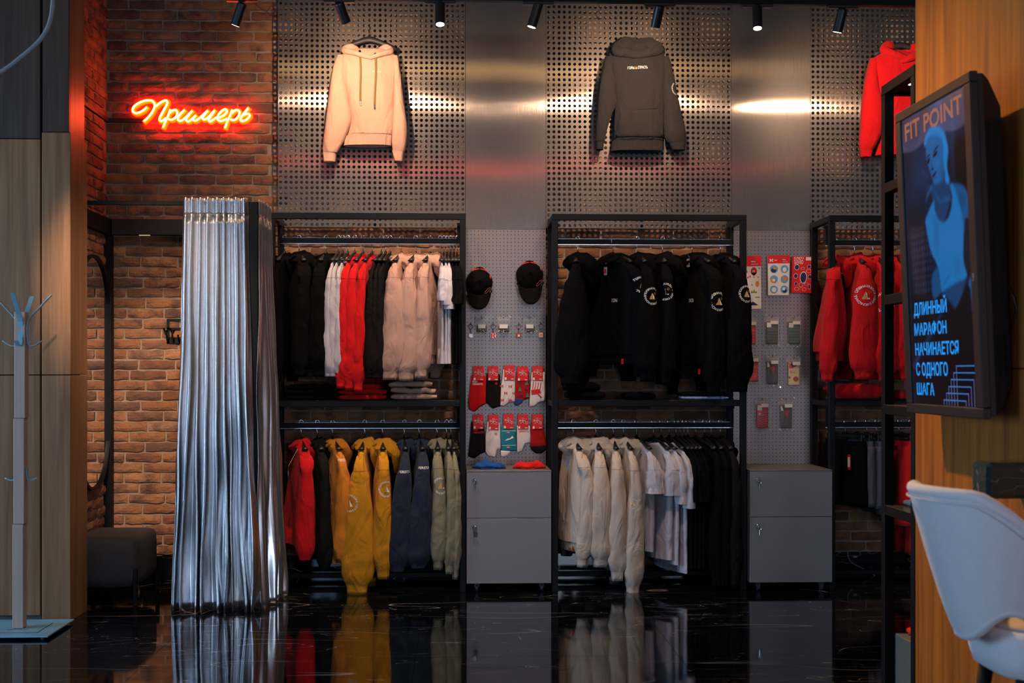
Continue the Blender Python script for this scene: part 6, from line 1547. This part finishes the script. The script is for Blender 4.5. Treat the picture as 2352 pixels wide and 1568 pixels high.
for a, b, t1_ in ((.719, 1.0, .868), (.676, 1.0, .89), (.634, .961, .912), (.594, .92, .935), (.556, .879, .957), (.513, .84, .98)):
    mb_.box(fr(bx + SW * a, bz + SH * t1_, -.0066), fr(bx + SW * min(b, .998), bz + SH * (t1_ + .0035), -.0064))
    for x in (a, b):
        if x < .999: ma.box(fr(bx + SW * x, bz + SH * t1_, -.0067), fr(bx + SW * (x + .006), bz + SH * .998, -.0065))
ma.build('screen_line', LINEM, scr); mb_.build('screen_line', LINEB, scr)

# ------------------------------------------------------------------ wall counter and chair
o = MB().box((PX(2268, 3.62), 3.62, PZ(1146, 3.62, 2300)), (XW - .001, 3.74, PZ(1062, 3.62, 2300)), .012).build('wall_counter', marble_material('green_black_marble', (.018, .032, .037), (.45, .5, .5), .08, 3.0)); props(o, 'dark polished marble counter block on the wood wall', 'counter')
CH = M('ice_blue_upholstery', (.68, .65, .68), .9, var=.06, nscale=40, bump=.35, bscale=600, spec=.25, sheen=.3)
CH2 = M('pale_beige_seat', (.52, .47, .46), .9, var=.06, bump=.35, bscale=600)
ch = thing('bar_chair', 'pale blue upholstered high chair with curved back beside the wood wall', 'chair', (1.41, 3.19, 0)); ba = math.atan2(-.12, -1)
def shell_ring(off, n=41):
    R = []
    for k in range(15):
        f_ = k / 14; row = []
        for j in range(n):
            ph = math.radians(-118 + 236 * j / (n - 1)); a = abs(ph); drop = 0 if a < .66 else (a - .66) ** 1.3 * .20
            top = 1.0 - drop - .012 * (a / 2) ** 2; bot = .635 + .085 * math.exp(-((ph - 1.0) / .5) ** 2) + .0
            z = bot + (top - bot) * f_; g = max(0, (z - .62) / .4)
            r = (.128 + .128 * min(1, g) ** .8) * (1 - .10 * max(0, a - 1.4)) + off
            if f_ > .94: r -= 0
            row.append(Vector((r * math.cos(ba + ph) * 1.0, r * math.sin(ba + ph), z - (abs(off - .008) ** 1.5 * .3 if k in (0, 14) else 0))))
        R.append(row)
    return R
outer, inner_ = shell_ring(.014), shell_ring(-.014)
m = MB(); rr = []
n = len(outer[0])
V = [p for r in outer for p in r] + [p for r in inner_ for p in r]; F = []; o_ = len(outer) * n
for i in range(len(outer) - 1):
    for j in range(n - 1):
        F.append((i * n + j, i * n + j + 1, (i + 1) * n + j + 1, (i + 1) * n + j)); F.append((o_ + i * n + j, o_ + (i + 1) * n + j, o_ + (i + 1) * n + j + 1, o_ + i * n + j + 1))
m.add(V, F); m.build('backrest', CH, ch, True)
rim = [(outer[-1][j] + inner_[-1][j]) / 2 for j in range(n)]; low = [(outer[0][j] + inner_[0][j]) / 2 for j in range(n)]; s1 = [(outer[k][0] + inner_[k][0]) / 2 for k in range(15)]; s2_ = [(outer[k][-1] + inner_[k][-1]) / 2 for k in range(15)]
MB().tube(rim, .0155, 12).build('rim_piping', CH, ch, True); MB().tube(low, .0145, 10).build('lower_edge', CH, ch, True); MB().tube(s1, .0145, 10).tube(s2_, .0145, 10).build('side_edge', CH, ch, True)
MB().tube([outer[-1][j] * 1.0 + Vector((0, 0, -.02)) + (outer[-1][j] - Vector((0, 0, outer[-1][j].z))).normalized() * .001 for j in range(n)], .0022, 6).build('seam', CH, ch, True)
sr = []
for z, k in ((.535, .78), (.55, .94), (.585, 1.), (.635, 1.), (.662, .97), (.674, .88), (.678, .6), (.679, .1)):
    sr.append([(.165 * k * math.copysign(abs(math.cos(2 * PI * i / 40)) ** .7, math.cos(2 * PI * i / 40)) + .075, .185 * k * math.copysign(abs(math.sin(2 * PI * i / 40)) ** .7, math.sin(2 * PI * i / 40)) + .01, z) for i in range(40)])
MB().rings(sr[:5]).build('seat', CH, ch, True); MB().rings(sr[4:]).build('seat_pad', CH2, ch, True)
for sx in (-1, 1):
    for sy in (-1, 1): MB().tube([(.075 + sx * .10, .01 + sy * .11, .545), (.075 + sx * .145, .01 + sy * .175, .0)], [.020, .011], 14).build('leg', M('dark_metal_leg', (.02, .022, .025), .35, .5), ch, True)
MB().tube([(.075 + .13 * math.cos(q * PI / 12), .01 + .15 * math.sin(q * PI / 12), .20) for q in range(25)], .007, 8).build('foot_ring', bpy.data.materials['dark_metal_leg'], ch, True)
